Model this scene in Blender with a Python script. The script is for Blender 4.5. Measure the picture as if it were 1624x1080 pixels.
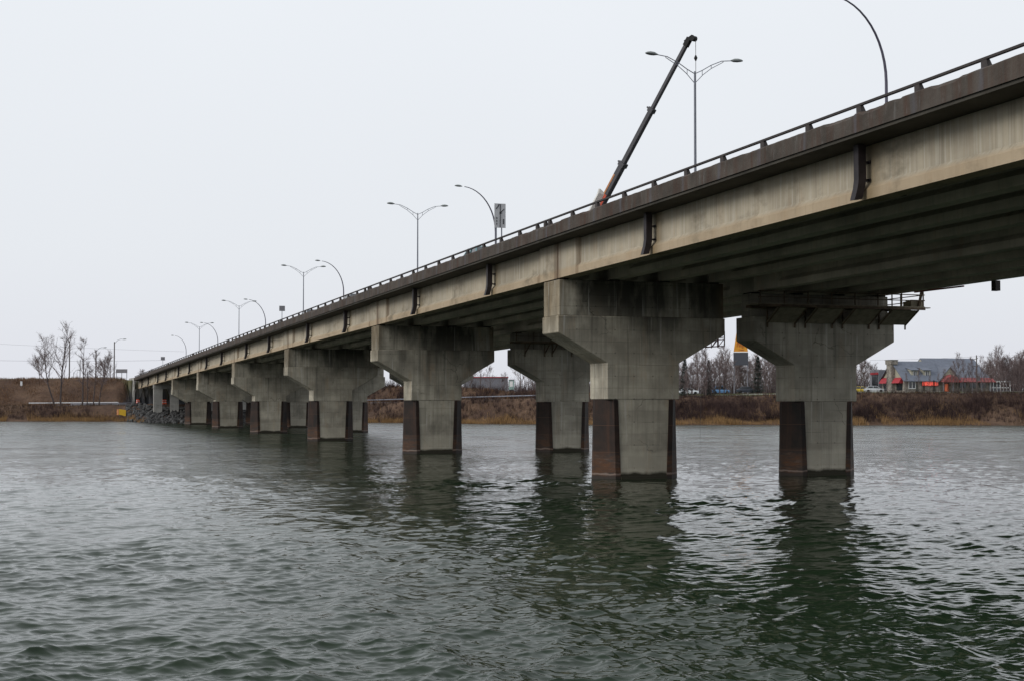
import bpy, math, random
import numpy as np
from mathutils import Vector, Matrix, noise as mnoise

R = math.radians
for _o in list(bpy.data.objects):
    bpy.data.objects.remove(_o)
SC = bpy.context.scene
COL = SC.collection

# ------------------------------------------------------------------ camera
F_PX = 2300.0                       # focal length in photograph pixels (1624 wide)
HEAD = math.atan(780 / F_PX)        # heading east of the bridge axis (+Y)
PITCH = math.atan(98 / F_PX)
CAMZ = 4.15
cam_d = bpy.data.cameras.new('camera')
cam = bpy.data.objects.new('camera', cam_d)
COL.objects.link(cam)
cam.location = (0, 0, CAMZ)
cam.rotation_euler = (R(90) + PITCH, 0, -HEAD)
cam_d.sensor_width = 36.0
cam_d.lens = 36.0 * F_PX / 1624.0
cam_d.clip_start = 0.1
cam_d.clip_end = 20000
SC.camera = cam

# ------------------------------------------------------------------ sky and sun (overcast)
SUN_EL, SUN_AZ = 30.0, -98.0        # azimuth measured from +Y, negative = to the left
world = bpy.data.worlds.new('World')
SC.world = world
world.use_nodes = True
wn, wl = world.node_tree.nodes, world.node_tree.links
wn.clear()
w_out = wn.new('ShaderNodeOutputWorld')
w_sky = wn.new('ShaderNodeTexSky')
w_sky.sky_type = 'NISHITA'
w_sky.sun_disc = False
w_sky.sun_elevation = R(SUN_EL)
w_sky.sun_rotation = R(SUN_AZ)
w_sky.dust_density = 4.0
w_bg = wn.new('ShaderNodeBackground')
w_bg.inputs['Strength'].default_value = 0.07
w_cloud = wn.new('ShaderNodeBackground')       # the closed cloud deck
w_cloud.inputs['Strength'].default_value = 1.0
w_tc = wn.new('ShaderNodeTexCoord')
w_sep = wn.new('ShaderNodeSeparateXYZ')
w_ramp = wn.new('ShaderNodeValToRGB')
w_noise = wn.new('ShaderNodeTexNoise')
w_noise.inputs['Scale'].default_value = 1.6
w_noise.inputs['Detail'].default_value = 3
w_nm = wn.new('ShaderNodeMapRange')
w_nm.inputs['To Min'].default_value = 0.95
w_nm.inputs['To Max'].default_value = 1.05
w_mul = wn.new('ShaderNodeMix'); w_mul.data_type = 'RGBA'; w_mul.blend_type = 'MULTIPLY'
w_mul.inputs[0].default_value = 1.0
w_mix = wn.new('ShaderNodeMixShader')
w_mix.inputs[0].default_value = 0.94
wl.new(w_tc.outputs['Generated'], w_sep.inputs[0])
wl.new(w_sep.outputs['Z'], w_ramp.inputs[0])
cr = w_ramp.color_ramp
cr.elements[0].position = 0.0
cr.elements[0].color = (0.775, 0.79, 0.855, 1)
cr.elements[1].position = 1.0
cr.elements[1].color = (1.0, 1.05, 1.12, 1)
_e = cr.elements.new(0.10); _e.color = (0.83, 0.86, 0.905, 1)
_e = cr.elements.new(0.28); _e.color = (0.875, 0.91, 0.955, 1)
wl.new(w_tc.outputs['Generated'], w_noise.inputs['Vector'])
wl.new(w_noise.outputs['Fac'], w_nm.inputs['Value'])
wl.new(w_ramp.outputs['Color'], w_mul.inputs[6])
wl.new(w_nm.outputs['Result'], w_mul.inputs[7])
wl.new(w_mul.outputs[2], w_cloud.inputs['Color'])
wl.new(w_sky.outputs['Color'], w_bg.inputs['Color'])
wl.new(w_bg.outputs[0], w_mix.inputs[1])
wl.new(w_cloud.outputs[0], w_mix.inputs[2])
wl.new(w_mix.outputs[0], w_out.inputs['Surface'])

sun_d = bpy.data.lights.new('sun', 'SUN')
sun_d.energy = 1.5
sun_d.angle = R(25)
sun_d.color = (1.0, 0.96, 0.9)
sun = bpy.data.objects.new('sun', sun_d)
COL.objects.link(sun)
_az = R(SUN_AZ)
_dir = Vector((math.sin(_az) * math.cos(R(SUN_EL)), math.cos(_az) * math.cos(R(SUN_EL)), math.sin(R(SUN_EL))))
sun.rotation_euler = _dir.to_track_quat('Z', 'Y').to_euler()
sun.location = _dir * 500

SC.view_settings.view_transform = 'Standard'
SC.view_settings.look = 'None'
SC.view_settings.exposure = 0.0
SC.view_settings.gamma = 1.0
SC.view_settings.use_curve_mapping = False
SC.render.engine = 'CYCLES'
SC.cycles.max_bounces = 6
SC.cycles.use_denoising = True
SC.cycles.sample_clamp_indirect = 1.5
SC.cycles.blur_glossy = 1.0

# ------------------------------------------------------------------ helpers
def tag(o, label=None, cat=None, group=None, kind=None):
    if label: o['label'] = label
    if cat: o['category'] = cat
    if group: o['group'] = group
    if kind: o['kind'] = kind
    return o

def empty(name, loc, rz=0.0):
    o = bpy.data.objects.new(name, None)
    COL.objects.link(o)
    o.location = loc
    o.rotation_euler = (0, 0, rz)
    o.empty_display_size = 0.3
    return o

def root_loc(o):
    while o.parent: o = o.parent
    return o.location

class MB:
    """collects geometry and links it as ONE mesh object"""
    def __init__(s):
        s.v, s.f = [], []
    def add(s, vs, fs):
        n = len(s.v)
        s.v.extend([tuple(p) for p in vs])
        s.f.extend([tuple(i + n for i in f) for f in fs])
    def box(s, x0, x1, y0, y1, z0, z1):
        s.add([(x0,y0,z0),(x1,y0,z0),(x1,y1,z0),(x0,y1,z0),(x0,y0,z1),(x1,y0,z1),(x1,y1,z1),(x0,y1,z1)],
              [(0,3,2,1),(4,5,6,7),(0,1,5,4),(1,2,6,5),(2,3,7,6),(3,0,4,7)])
    def loft(s, rings, cap=True):
        m = len(rings[0]); vs = [p for r in rings for p in r]; fs = []
        for k in range(len(rings) - 1):
            a, b = k * m, (k + 1) * m
            for i in range(m):
                j = (i + 1) % m
                fs.append((a + i, a + j, b + j, b + i))
        if cap:
            fs.append(tuple(range(m))[::-1]); fs.append(tuple(range((len(rings) - 1) * m, len(rings) * m)))
        s.add(vs, fs)
    def extrude_y(s, prof, y0, y1, z0=0.0, z1=0.0):
        """profile of (x, z) carried from y0 to y1, shifted in z by z0 and z1"""
        s.loft([[(x, y0, z + z0) for x, z in prof], [(x, y1, z + z1) for x, z in prof]])
    def extrude(s, poly, off):
        off = Vector(off)
        s.loft([[Vector(p) for p in poly], [Vector(p) + off for p in poly]])
    def tube(s, pts, rad, n=8, cap=True):
        pts = [Vector(p) for p in pts]
        if not hasattr(rad, '__len__'): rad = [rad] * len(pts)
        rings = []; ref = None
        for i, p in enumerate(pts):
            a = pts[max(i - 1, 0)]; b = pts[min(i + 1, len(pts) - 1)]
            t = (b - a).normalized()
            if ref is None:
                ref = Vector((0, 0, 1)) if abs(t.z) < 0.9 else Vector((1, 0, 0))
            u = t.cross(ref).normalized(); w = t.cross(u).normalized(); ref = -w if False else ref
            rings.append([p + (u * math.cos(2 * math.pi * k / n) + w * math.sin(2 * math.pi * k / n)) * rad[i] for k in range(n)])
        s.loft(rings, cap)
    def bar(s, a, b, w, h, up=(0, 0, 1)):
        """box beam from a to b, width w across, height h along up"""
        a, b, up = Vector(a), Vector(b), Vector(up)
        t = (b - a).normalized()
        if abs(t.dot(up)) > 0.98: up = Vector((1, 0, 0))
        u = t.cross(up).normalized(); v = u.cross(t).normalized()
        q = [u * w / 2 + v * h / 2, -u * w / 2 + v * h / 2, -u * w / 2 - v * h / 2, u * w / 2 - v * h / 2]
        s.loft([[a + k for k in q], [b + k for k in q]])
    def build(s, name, mat, parent=None, origin=None, smooth=False, world=False, bevel=0.0):
        off = Vector((0, 0, 0))
        if parent is not None and world: off = root_loc(parent)
        if parent is None and origin is not None: off = Vector(origin)
        me = bpy.data.meshes.new(name)
        vs = [(x - off[0], y - off[1], z - off[2]) for x, y, z in s.v]
        me.from_pydata(vs, [], s.f)
        me.update()
        if smooth: me.polygons.foreach_set('use_smooth', [True] * len(me.polygons))
        if mat is not None: me.materials.append(mat)
        o = bpy.data.objects.new(name, me)
        COL.objects.link(o)
        if parent is not None: o.parent = parent
        elif origin is not None: o.location = off
        # outward normals
        import bmesh
        if len(me.polygons) < 60000:
            bm = bmesh.new(); bm.from_mesh(me); bmesh.ops.recalc_face_normals(bm, faces=bm.faces); bm.to_mesh(me); bm.free()
        if bevel > 0:
            m = o.modifiers.new('bevel', 'BEVEL'); m.width = bevel; m.segments = 1; m.limit_method = 'ANGLE'; m.angle_limit = R(40)
        return o

def raw_mesh(name, V, Fq, mat, smooth=False):
    """numpy vertices and an (n,k) face array"""
    me = bpy.data.meshes.new(name)
    V = np.asarray(V, dtype=np.float32); Fq = np.asarray(Fq, dtype=np.int32)
    k = Fq.shape[1]
    me.vertices.add(len(V)); me.vertices.foreach_set('co', V.ravel())
    me.loops.add(Fq.size); me.loops.foreach_set('vertex_index', Fq.ravel())
    me.polygons.add(len(Fq)); me.polygons.foreach_set('loop_start', np.arange(len(Fq), dtype=np.int32) * k)
    if smooth: me.polygons.foreach_set('use_smooth', np.ones(len(Fq), dtype=bool))
    me.update(calc_edges=True)
    me.validate()
    me.materials.append(mat)
    o = bpy.data.objects.new(name, me)
    COL.objects.link(o)
    return o

def copy_tree(o, parent=None):
    c = o.copy(); COL.objects.link(c); c.parent = parent
    for ch in list(o.children): copy_tree(ch, c)
    return c

# ------------------------------------------------------------------ material helper
class NT:
    def __init__(s, name):
        s.m = bpy.data.materials.new(name); s.m.use_nodes = True
        s.n, s.l = s.m.node_tree.nodes, s.m.node_tree.links
        s.n.clear()
        s.out = s.n.new('ShaderNodeOutputMaterial')
        s.p = s.n.new('ShaderNodeBsdfPrincipled')
        s.l.new(s.p.outputs[0], s.out.inputs['Surface'])
        s.tc = s.n.new('ShaderNodeTexCoord')
        s.co = s.tc.outputs['Object']
    def shift(s):
        """per-object offset so repeats do not share their stains"""
        oi = s.n.new('ShaderNodeObjectInfo')
        c = s.n.new('ShaderNodeCombineXYZ')
        m = s.math('MULTIPLY', oi.outputs['Random'], 57.0)
        s.l.new(m, c.inputs[0]); s.l.new(m, c.inputs[1])
        a = s.n.new('ShaderNodeVectorMath'); a.operation = 'ADD'
        s.l.new(s.co, a.inputs[0]); s.l.new(c.outputs[0], a.inputs[1])
        return a.outputs[0]
    def _in(s, sock, v):
        if isinstance(v, bpy.types.NodeSocket): s.l.new(v, sock)
        elif v is not None:
            if hasattr(v, '__len__') and len(v) == 3 and len(sock.default_value) == 4: v = (*v, 1)
            sock.default_value = v
    def math(s, op, a, b=None, clamp=False):
        n = s.n.new('ShaderNodeMath'); n.operation = op; n.use_clamp = clamp
        s._in(n.inputs[0], a)
        if b is not None: s._in(n.inputs[1], b)
        return n.outputs[0]
    def scale(s, v, sc):
        n = s.n.new('ShaderNodeMapping'); n.inputs['Scale'].default_value = sc
        s.l.new(v, n.inputs[0]); return n.outputs[0]
    def noise(s, v, scale=1.0, detail=4, rough=0.55, dist=0.0):
        n = s.n.new('ShaderNodeTexNoise')
        n.inputs['Scale'].default_value = scale; n.inputs['Detail'].default_value = detail
        n.inputs['Roughness'].default_value = rough; n.inputs['Distortion'].default_value = dist
        s.l.new(v, n.inputs['Vector']); return n.outputs['Fac']
    def rng(s, v, a, b, c=0.0, d=1.0):
        n = s.n.new('ShaderNodeMapRange')
        s._in(n.inputs[0], v)
        for k, q in zip((1, 2, 3, 4), (a, b, c, d)): n.inputs[k].default_value = q
        return n.outputs[0]
    def mix(s, f, a, b, mode='MIX'):
        n = s.n.new('ShaderNodeMix'); n.data_type = 'RGBA'; n.blend_type = mode
        s._in(n.inputs[0], f); s._in(n.inputs[6], a); s._in(n.inputs[7], b)
        return n.outputs[2]
    def xyz(s, v=None):
        n = s.n.new('ShaderNodeSeparateXYZ'); s.l.new(v or s.co, n.inputs[0]); return n.outputs
    def bump(s, h, strength=0.3, dist=0.02):
        n = s.n.new('ShaderNodeBump'); s._in(n.inputs['Strength'], strength); n.inputs['Distance'].default_value = dist
        s.l.new(h, n.inputs['Height']); s.l.new(n.outputs[0], s.p.inputs['Normal'])
    def done(s, color, rough=0.8, metal=0.0, spec=0.5):
        s._in(s.p.inputs['Base Color'], color); s._in(s.p.inputs['Roughness'], rough)
        s.p.inputs['Metallic'].default_value = metal; s.p.inputs['Specular IOR Level'].default_value = spec
        return s.m

def plain(name, col, rough=0.6, metal=0.0, var=0.25, scale=3.0, spec=0.4):
    t = NT(name)
    f = t.noise(t.co, scale, 4)
    c = t.mix(t.rng(f, 0.35, 0.7), [k * (1 - var) for k in col], [min(1, k * (1 + var)) for k in col])
    t.bump(f, 0.15, 0.01)
    return t.done(c, rough, metal, spec)

M = {}

def span_coord(t, off):
    """distance along the span, counted from the deck joint"""
    y = t.xyz()[1]
    return t.math('FLOORED_MODULO', t.math('ADD', y, 160.0 - 72.9 + off), 41.4)

def concrete(name, col, boards=0.0, joints=False, top_stain=False, water=False, streak=0.5, warm=0.3, blotch=0.5):
    """weathered concrete: mottling, runs of rust and lime down the face, pour lines, water marks"""
    t = NT(name)
    v = t.shift()
    big = t.noise(v, 0.35, 5, 0.6)
    c = t.mix(t.rng(big, 0.35, 0.68), [k * (1 - 0.45 * blotch) for k in col], [k * (1 + 0.25 * blotch) for k in col])
    st = t.noise(t.scale(v, (5.5, 5.5, 0.18)), 1.0, 5, 0.6)
    c = t.mix(t.math('MULTIPLY', t.rng(st, 0.52, 0.75), streak), c, [k * 0.45 for k in col])
    lime = t.noise(t.scale(v, (9, 9, 0.35)), 1.0, 3, 0.6)
    c = t.mix(t.math('MULTIPLY', t.rng(lime, 0.6, 0.8), streak * 0.5), c, [min(1, k * 1.5) for k in col])
    ru = t.noise(t.scale(v, (1.3, 1.3, 0.28)), 1.0, 5, 0.68)
    c = t.mix(t.math('MULTIPLY', t.rng(ru, 0.55, 0.78), warm), c, (col[0] * 0.95, col[1] * 0.62, col[2] * 0.36))
    z = t.xyz()[2]
    if boards:
        wob = t.math('ADD', z, t.math('MULTIPLY', t.noise(v, 0.8, 2), 0.05))
        fr = t.math('FRACT', t.math('DIVIDE', wob, boards))
        ln = t.math('MULTIPLY', t.math('LESS_THAN', fr, 0.035), t.rng(t.noise(t.scale(v, (0.5, 0.5, 4)), 1.0, 3), 0.42, 0.6))
        c = t.mix(t.math('MULTIPLY', ln, 0.75), c, [k * 0.32 for k in col])
        bd = t.noise(t.scale(v, (0.25, 0.25, 1.5)), 1.2, 2)
        c = t.mix(t.math('MULTIPLY', t.rng(bd, 0.5, 0.62), 0.25), c, [k * 0.6 for k in col])
        # patched rectangles of a different mix
        sn = t.n.new('ShaderNodeVectorMath'); sn.operation = 'SNAP'; sn.inputs[1].default_value = (1.5, 9.0, 0.62)
        t.l.new(v, sn.inputs[0])
        wnz = t.n.new('ShaderNodeTexWhiteNoise'); t.l.new(sn.outputs[0], wnz.inputs['Vector'])
        pt = t.math('MULTIPLY', t.math('GREATER_THAN', wnz.outputs['Value'], 0.88), t.rng(t.noise(v, 1.4, 4), 0.38, 0.5))
        c = t.mix(t.math('MULTIPLY', pt, 0.28), c, [k * 0.45 for k in col])
        ty = t.n.new('ShaderNodeVectorMath'); ty.operation = 'FRACTION'
        t.l.new(t.scale(t.co, (0.9, 0.9, 0.8065)), ty.inputs[0])
        fx = t.xyz(ty.outputs[0])
        dd = t.math('ADD', t.math('POWER', t.math('SUBTRACT', fx[0], 0.5), 2.0), t.math('POWER', t.math('SUBTRACT', fx[2], 0.5), 2.0))
        c = t.mix(t.math('MULTIPLY', t.math('LESS_THAN', dd, 0.0012), 0.7), c, [k * 0.3 for k in col])
        # hairline cracks
        vo = t.n.new('ShaderNodeTexVoronoi'); vo.feature = 'DISTANCE_TO_EDGE'
        vo.inputs['Scale'].default_value = 0.33
        dv = t.n.new('ShaderNodeVectorMath'); dv.operation = 'ADD'
        nn = t.n.new('ShaderNodeTexNoise'); nn.inputs['Scale'].default_value = 1.2; nn.inputs['Detail'].default_value = 5
        t.l.new(v, nn.inputs['Vector']); t.l.new(v, dv.inputs[0]); t.l.new(nn.outputs['Color'], dv.inputs[1])
        t.l.new(dv.outputs[0], vo.inputs['Vector'])
        ck = t.math('MULTIPLY', t.math('LESS_THAN', vo.outputs['Distance'], 0.006), t.rng(t.noise(v, 0.5, 2), 0.5, 0.62))
        c = t.mix(t.math('MULTIPLY', ck, 0.7), c, [k * 0.25 for k in col])
    if top_stain:
        # black damp patches that spread down from the leaking deck joint
        x = t.xyz()
        n2 = t.noise(t.scale(v, (0.55, 0.55, 0.16)), 1.0, 5, 0.62)
        hi = t.rng(z, 6.6, 9.6)
        d = t.math('MULTIPLY', t.rng(n2, 0.40, 0.58), hi)
        c = t.mix(t.math('MULTIPLY', d, 0.85), c, (0.018, 0.018, 0.014))
        edge = t.rng(t.math('ABSOLUTE', x[0]), 4.3, 4.85)
        c = t.mix(t.math('MULTIPLY', t.math('MULTIPLY', edge, hi), 0.5), c, (0.16, 0.11, 0.05))
    if joints:
        xx = t.xyz()
        d_ = t.math('ADD', xx[1], 127.0)
        zrail = t.math('SUBTRACT', 14.15, t.math('ADD', t.math('MULTIPLY', d_, 0.0085), t.math('MULTIPLY', t.math('MULTIPLY', d_, d_), 0.0000075)))
        zrel = t.math('ADD', t.math('SUBTRACT', t.math('ADD', z, 13.0), zrail), t.math('MULTIPLY', t.noise(t.scale(v, (1, 2.5, 1)), 1.2, 4), 0.16))
        c = t.mix(t.math('MULTIPLY', t.rng(zrel, 0.60, 0.42), 0.5), c, (0.42, 0.30, 0.18))
        pale = t.math('MULTIPLY', t.rng(t.noise(t.scale(v, (8, 8, 0.22)), 1.0, 4, 0.6), 0.5, 0.66), t.rng(zrel, 0.5, 0.7))
        c = t.mix(t.math('MULTIPLY', pale, 0.5), c, (0.52, 0.49, 0.42))
        c = t.mix(t.math('MULTIPLY', t.rng(zrel, 1.35, 2.05), t.rng(t.noise(v, 0.7, 5, .65), 0.35, 0.6, 0.25, 0.85)), c, (0.13, 0.115, 0.09))
        sc_ = span_coord(t, 20.7)
        sc0 = span_coord(t, 0.0)
        dj = t.math('ABSOLUTE', t.math('SUBTRACT', sc_, 20.7))
        dj = t.math('ADD', dj, t.math('MULTIPLY', t.noise(t.scale(v, (3, 3, .3)), 1.5, 4), 0.9))
        c = t.mix(t.math('MULTIPLY', t.rng(dj, 1.15, 0.45), 0.75), c, (0.10, 0.055, 0.03))
        e = t.math('ABSOLUTE', t.math('SUBTRACT', dj, 3.35))
        c = t.mix(t.math('MULTIPLY', t.rng(e, 0.3, 0.05), 0.5), c, (0.13, 0.075, 0.04))
        for off in (11.4, 29.1):
            q = t.math('SUBTRACT', off, sc0)
            q = t.math('ADD', q, t.math('MULTIPLY', t.noise(t.scale(v, (2, 2, .8)), 1.2, 4), 0.5))
            near_ = t.math('MULTIPLY', t.rng(q, -0.1, 0.3), t.rng(q, 1.35, 0.55))
            c = t.mix(t.math('MULTIPLY', near_, 0.6), c, (0.17, 0.12, 0.055))
        top = t.math('MULTIPLY', t.rng(t.noise(t.scale(v, (.5, .28, .5)), 1.0, 5, .65), 0.56, 0.72), 0.8)
        c = t.mix(top, c, (0.14, 0.12, 0.085))
    if boards:
        run = t.noise(t.scale(v, (2.2, 2.2, 0.09)), 1.0, 4, 0.6)
        c = t.mix(t.math('MULTIPLY', t.math('MULTIPLY', t.rng(run, 0.56, 0.68), t.rng(z, 2.5, 8.5, 0.15, 1.0)), 0.6), c, (0.045, 0.042, 0.034))
        lr = t.noise(t.scale(v, (3.1, 3.1, 0.12)), 1.3, 4, 0.6)
        c = t.mix(t.math('MULTIPLY', t.rng(lr, 0.60, 0.70), 0.45), c, (0.62, 0.60, 0.54))
    if water:
        zn = t.math('ADD', z, t.math('MULTIPLY', t.noise(v, 1.3, 3), 0.35))
        pale = t.math('MULTIPLY', t.rng(zn, 1.75, 1.55), 0.3)
        c = t.mix(pale, c, [min(1, k * 1.35) for k in col])
        c = t.mix(t.rng(zn, 0.62, 0.45), c, (0.035, 0.032, 0.022))
    fine = t.noise(v, 9.0, 5, 0.65)
    t.bump(fine, 0.35, 0.02)
    return t.done(c, 0.88, spec=0.25)

M['pier'] = concrete('pier_concrete', (0.44, 0.405, 0.325), boards=0.62, top_stain=True, water=True, streak=0.75, warm=0.42, blotch=1.1)
M['pier_grey'] = concrete('grey_pier_concrete', (0.42, 0.39, 0.32), boards=0.62, top_stain=False, water=True, streak=0.75, warm=0.25, blotch=1.0)
M['girder'] = concrete('girder_concrete', (0.42, 0.37, 0.285), streak=0.6, warm=0.3, blotch=0.6, joints=True)
M['girder_in'] = concrete('inner_girder_concrete', (0.52, 0.48, 0.39), streak=0.35, warm=0.3, blotch=0.7)
M['soffit'] = concrete('soffit_concrete', (0.065, 0.06, 0.05), streak=0.2, warm=0.3, blotch=0.9)  # shade in the gaps between girders is put into this very dark base
M['abut'] = concrete('abutment_concrete', (0.42, 0.41, 0.38), boards=0.9, streak=0.3, warm=0.1)

def parapet_mat():
    t = NT('stained_parapet_concrete')
    v = t.co
    c = t.mix(t.rng(t.noise(v, 0.9, 5), 0.35, 0.65), (0.052, 0.044, 0.037), (0.092, 0.079, 0.068))
    c = t.mix(t.math('MULTIPLY', t.rng(t.noise(t.scale(v, (2, 2.2, 0.25)), 1, 5, 0.65), 0.45, 0.72), 0.7), c, (0.065, 0.030, 0.019))
    c = t.mix(t.math('MULTIPLY', t.rng(t.noise(t.scale(v, (2, 3.4, 0.3)), 1, 4, 0.6), 0.56, 0.72), 0.6), c, (0.045, 0.04, 0.036))
    c = t.mix(t.math('MULTIPLY', t.rng(t.noise(t.scale(v, (2, 1.9, 0.4)), 1.7, 4, 0.6), 0.60, 0.74), 0.65), c, (0.15, 0.145, 0.14))
    pj = t.math('FLOORED_MODULO', t.math('ADD', span_coord(t, 0.0), -3.55 + 1.66), 3.32)
    pj = t.math('ABSOLUTE', t.math('SUBTRACT', pj, 1.66))
    pj = t.math('ADD', pj, t.math('MULTIPLY', t.noise(t.scale(v, (2, 5, .8)), 1.0, 4), 0.45))
    c = t.mix(t.math('MULTIPLY', t.rng(pj, 0.42, 0.2), 0.6), c, (0.10, 0.10, 0.115))
    t.bump(t.noise(v, 6, 5, 0.7), 0.6, 0.04)
    return t.done(c, 0.9, spec=0.2)
M['parapet'] = parapet_mat()

def nose_mat():
    t = NT('rusty_nose_steel')
    v = t.shift()
    c = t.mix(t.rng(t.noise(v, 0.8, 5, 0.6), 0.35, 0.7), (0.007, 0.005, 0.004), (0.034, 0.016, 0.010))
    c = t.mix(t.math('MULTIPLY', t.rng(t.noise(t.scale(v, (4, 4, 0.12)), 1, 4), 0.55, 0.75), 0.5), c, (0.075, 0.03, 0.013))
    z = t.math('ADD', t.xyz()[2], t.math('MULTIPLY', t.noise(v, 1.5, 3), 0.25))
    low = t.math('MULTIPLY', t.rng(z, 1.75, 1.3), t.rng(t.noise(v, 0.5, 3), 0.3, 0.6, 0.35, 1.0))
    lc = t.mix(t.rng(t.noise(t.scale(v, (0.7, 0.7, 3)), 1.3, 4, 0.6), 0.4, 0.62), (0.035, 0.026, 0.022), (0.085, 0.035, 0.013))
    lc = t.mix(t.math('MULTIPLY', t.rng(t.noise(t.scale(v, (1, 1, 5)), 2.1, 3), 0.55, 0.7), 0.5), lc, (0.12, 0.08, 0.065))
    c = t.mix(low, c, lc)
    sm = t.math('LESS_THAN', t.math('FRACT', t.math('DIVIDE', t.xyz()[2], 1.45)), 0.02)
    c = t.mix(t.math('MULTIPLY', sm, 0.6), c, (0.09, 0.045, 0.025))
    c = t.mix(t.math('MULTIPLY', t.rng(t.math('ABSOLUTE', t.math('SUBTRACT', z, 0.42)), 0.06, 0.03), 0.55), c, (0.26, 0.20, 0.17))
    c = t.mix(t.rng(z, 0.36, 0.28), c, (0.03, 0.022, 0.018))
    t.bump(t.noise(v, 7, 4), 0.4, 0.02)
    return t.done(c, 0.7, spec=0.35)
M['nose'] = nose_mat()
M['rail'] = plain('weathered_rail_steel', (0.035, 0.028, 0.026), 0.7)
M['drain'] = plain('brown_drain_steel', (0.022, 0.016, 0.018), 0.55, var=0.4)
M['galv'] = plain('galvanised_steel', (0.16, 0.17, 0.20), 0.5, metal=0.4, var=0.1)
M['galv_dark'] = plain('dull_arched_pole_steel', (0.075, 0.07, 0.10), 0.5, metal=0.3, var=0.1)
M['lamp'] = plain('lamp_housing', (0.16, 0.175, 0.17), 0.5, var=0.1)
M['asphalt'] = plain('asphalt', (0.05, 0.05, 0.052), 0.9, scale=8)
M['scaf'] = plain('rusty_scaffold_steel', (0.11, 0.075, 0.045), 0.7, var=0.5)
M['scaf_red'] = plain('red_oxide_lattice', (0.22, 0.035, 0.025), 0.6, var=0.3)
M['plywood'] = plain('weathered_plywood', (0.24, 0.21, 0.15), 0.85, var=0.25)
M['timber'] = plain('grey_timber_pole', (0.10, 0.09, 0.085), 0.85)
M['wire'] = plain('wire', (0.32, 0.32, 0.36), 0.5)
M['wire_dark'] = plain('dark_wire', (0.08, 0.08, 0.08), 0.5)
M['black'] = plain('black_rubber', (0.015, 0.015, 0.015), 0.8)
M['glass'] = plain('dark_window_glass', (0.02, 0.025, 0.03), 0.08, spec=0.7, var=0.1)
M['white'] = plain('white_paint', (0.72, 0.72, 0.72), 0.5, var=0.06)
M['orange'] = plain('traffic_orange', (0.75, 0.10, 0.03), 0.5, var=0.12)

# ------------------------------------------------------------------ bridge layout
SPAN = 41.4
def zr(Y):                      # top of the railing along the bridge
    d = Y - 33.0
    return 14.15 - 0.0085 * d - 0.0000075 * d * d
J0 = 72.9                       # deck joint above the nearest pier in view
JOINTS = [J0 + SPAN * k for k in range(-3, 7)] + [363.4]

# ------------------------------------------------------------------ bridge superstructure
ZOFF = [0.0]
def seg_z(ya, yb):
    return zr(ya) + ZOFF[0], zr(yb) + ZOFF[0]

def girder(mb, gc, w, ya, yb, end=2.8):
    """precast beam with bottom bulb and thickened ends; gc = centre x, w = half width"""
    za, zb = seg_z(ya, yb)
    zat = lambda y: za + (zb - za) * (y - ya) / (yb - ya)
    def prof(web):
        return [(gc - w, -3.0), (gc + w, -3.0), (gc + w, -2.66), (gc + web, -2.42), (gc + web, -1.125), (gc - web, -1.125), (gc - web, -2.42), (gc - w, -2.66)]
    st = [(ya + 0.03, w - 0.001), (ya + end, w - 0.001), (ya + end + 0.12, w - 0.2), (yb - end - 0.12, w - 0.2), (yb - end, w - 0.001), (yb - 0.03, w - 0.001)]
    mb.loft([[(x, y, z + zat(y)) for x, z in prof(wb)] for y, wb in st])

def superstructure(name, label, cx, hw, gcs, fascia_left):
    root = empty(name, (cx, 160, 10))
    tag(root, label, 'bridge')
    for k in range(len(JOINTS) - 1):
        ya, yb = JOINTS[k], JOINTS[k + 1]
        za, zb = seg_z(ya, yb)
        for gi, g in enumerate(gcs):
            m = MB(); girder(m, cx + g, 0.35, ya, yb)
            m.build('girder', M['girder'] if (gi == 0 and fascia_left) else M['girder_in'], root, world=True)
        # cross beams between girders, one beam across the bridge at each place
        for yy in (ya + 0.7, (2 * ya + yb) / 3, (ya + 2 * yb) / 3, yb - 0.7):
            m = MB()
            for gi in range(len(gcs) - 1):
                zz = za + (zb - za) * (yy - ya) / (yb - ya)
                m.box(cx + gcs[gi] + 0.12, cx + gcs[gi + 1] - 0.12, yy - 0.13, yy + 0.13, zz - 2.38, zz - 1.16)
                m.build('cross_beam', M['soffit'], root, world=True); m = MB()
        m = MB()
        e = hw - 0.07
        gi = gcs[-1] + 0.25
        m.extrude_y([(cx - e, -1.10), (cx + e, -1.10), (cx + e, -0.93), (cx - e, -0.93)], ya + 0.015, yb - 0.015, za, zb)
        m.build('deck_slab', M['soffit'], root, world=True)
        m = MB()
        m.extrude_y([(cx - hw + 0.42, -0.926), (cx + hw - 0.42, -0.926), (cx + hw - 0.42, -0.9), (cx - hw + 0.42, -0.9)], ya + 0.015, yb - 0.015, za, zb)
        m.build('road_surface', M['asphalt'], root, world=True)
        for sgn in (-1, 1):
            rnd = random.Random(900 + k)
            ys = np.arange(ya + 0.02, yb - 0.02, 0.25).tolist() + [yb - 0.02]
            rings = []
            xo, xi = cx + sgn * hw, cx + sgn * (hw - 0.38)
            chip = 0.0
            for y in ys:
                z = za + (zb - za) * (y - ya) / (yb - ya)
                if rnd.random() < 0.22: chip = rnd.choice([0, 0, 0, 0.02, 0.05, 0.10])
                jj = rnd.uniform(-0.008, 0.008)
                rings.append([(xo, y, z - 0.985), (xi, y, z - 0.928), (xi, y, z - 0.33), (xo - sgn * (0.05 + chip), y, z - 0.32 + jj), (xo, y, z - 0.36 - chip + jj * 2)])
            m = MB(); m.loft(rings)
            m.build('parapet', M['parapet'], root, world=True)
    return root

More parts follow.
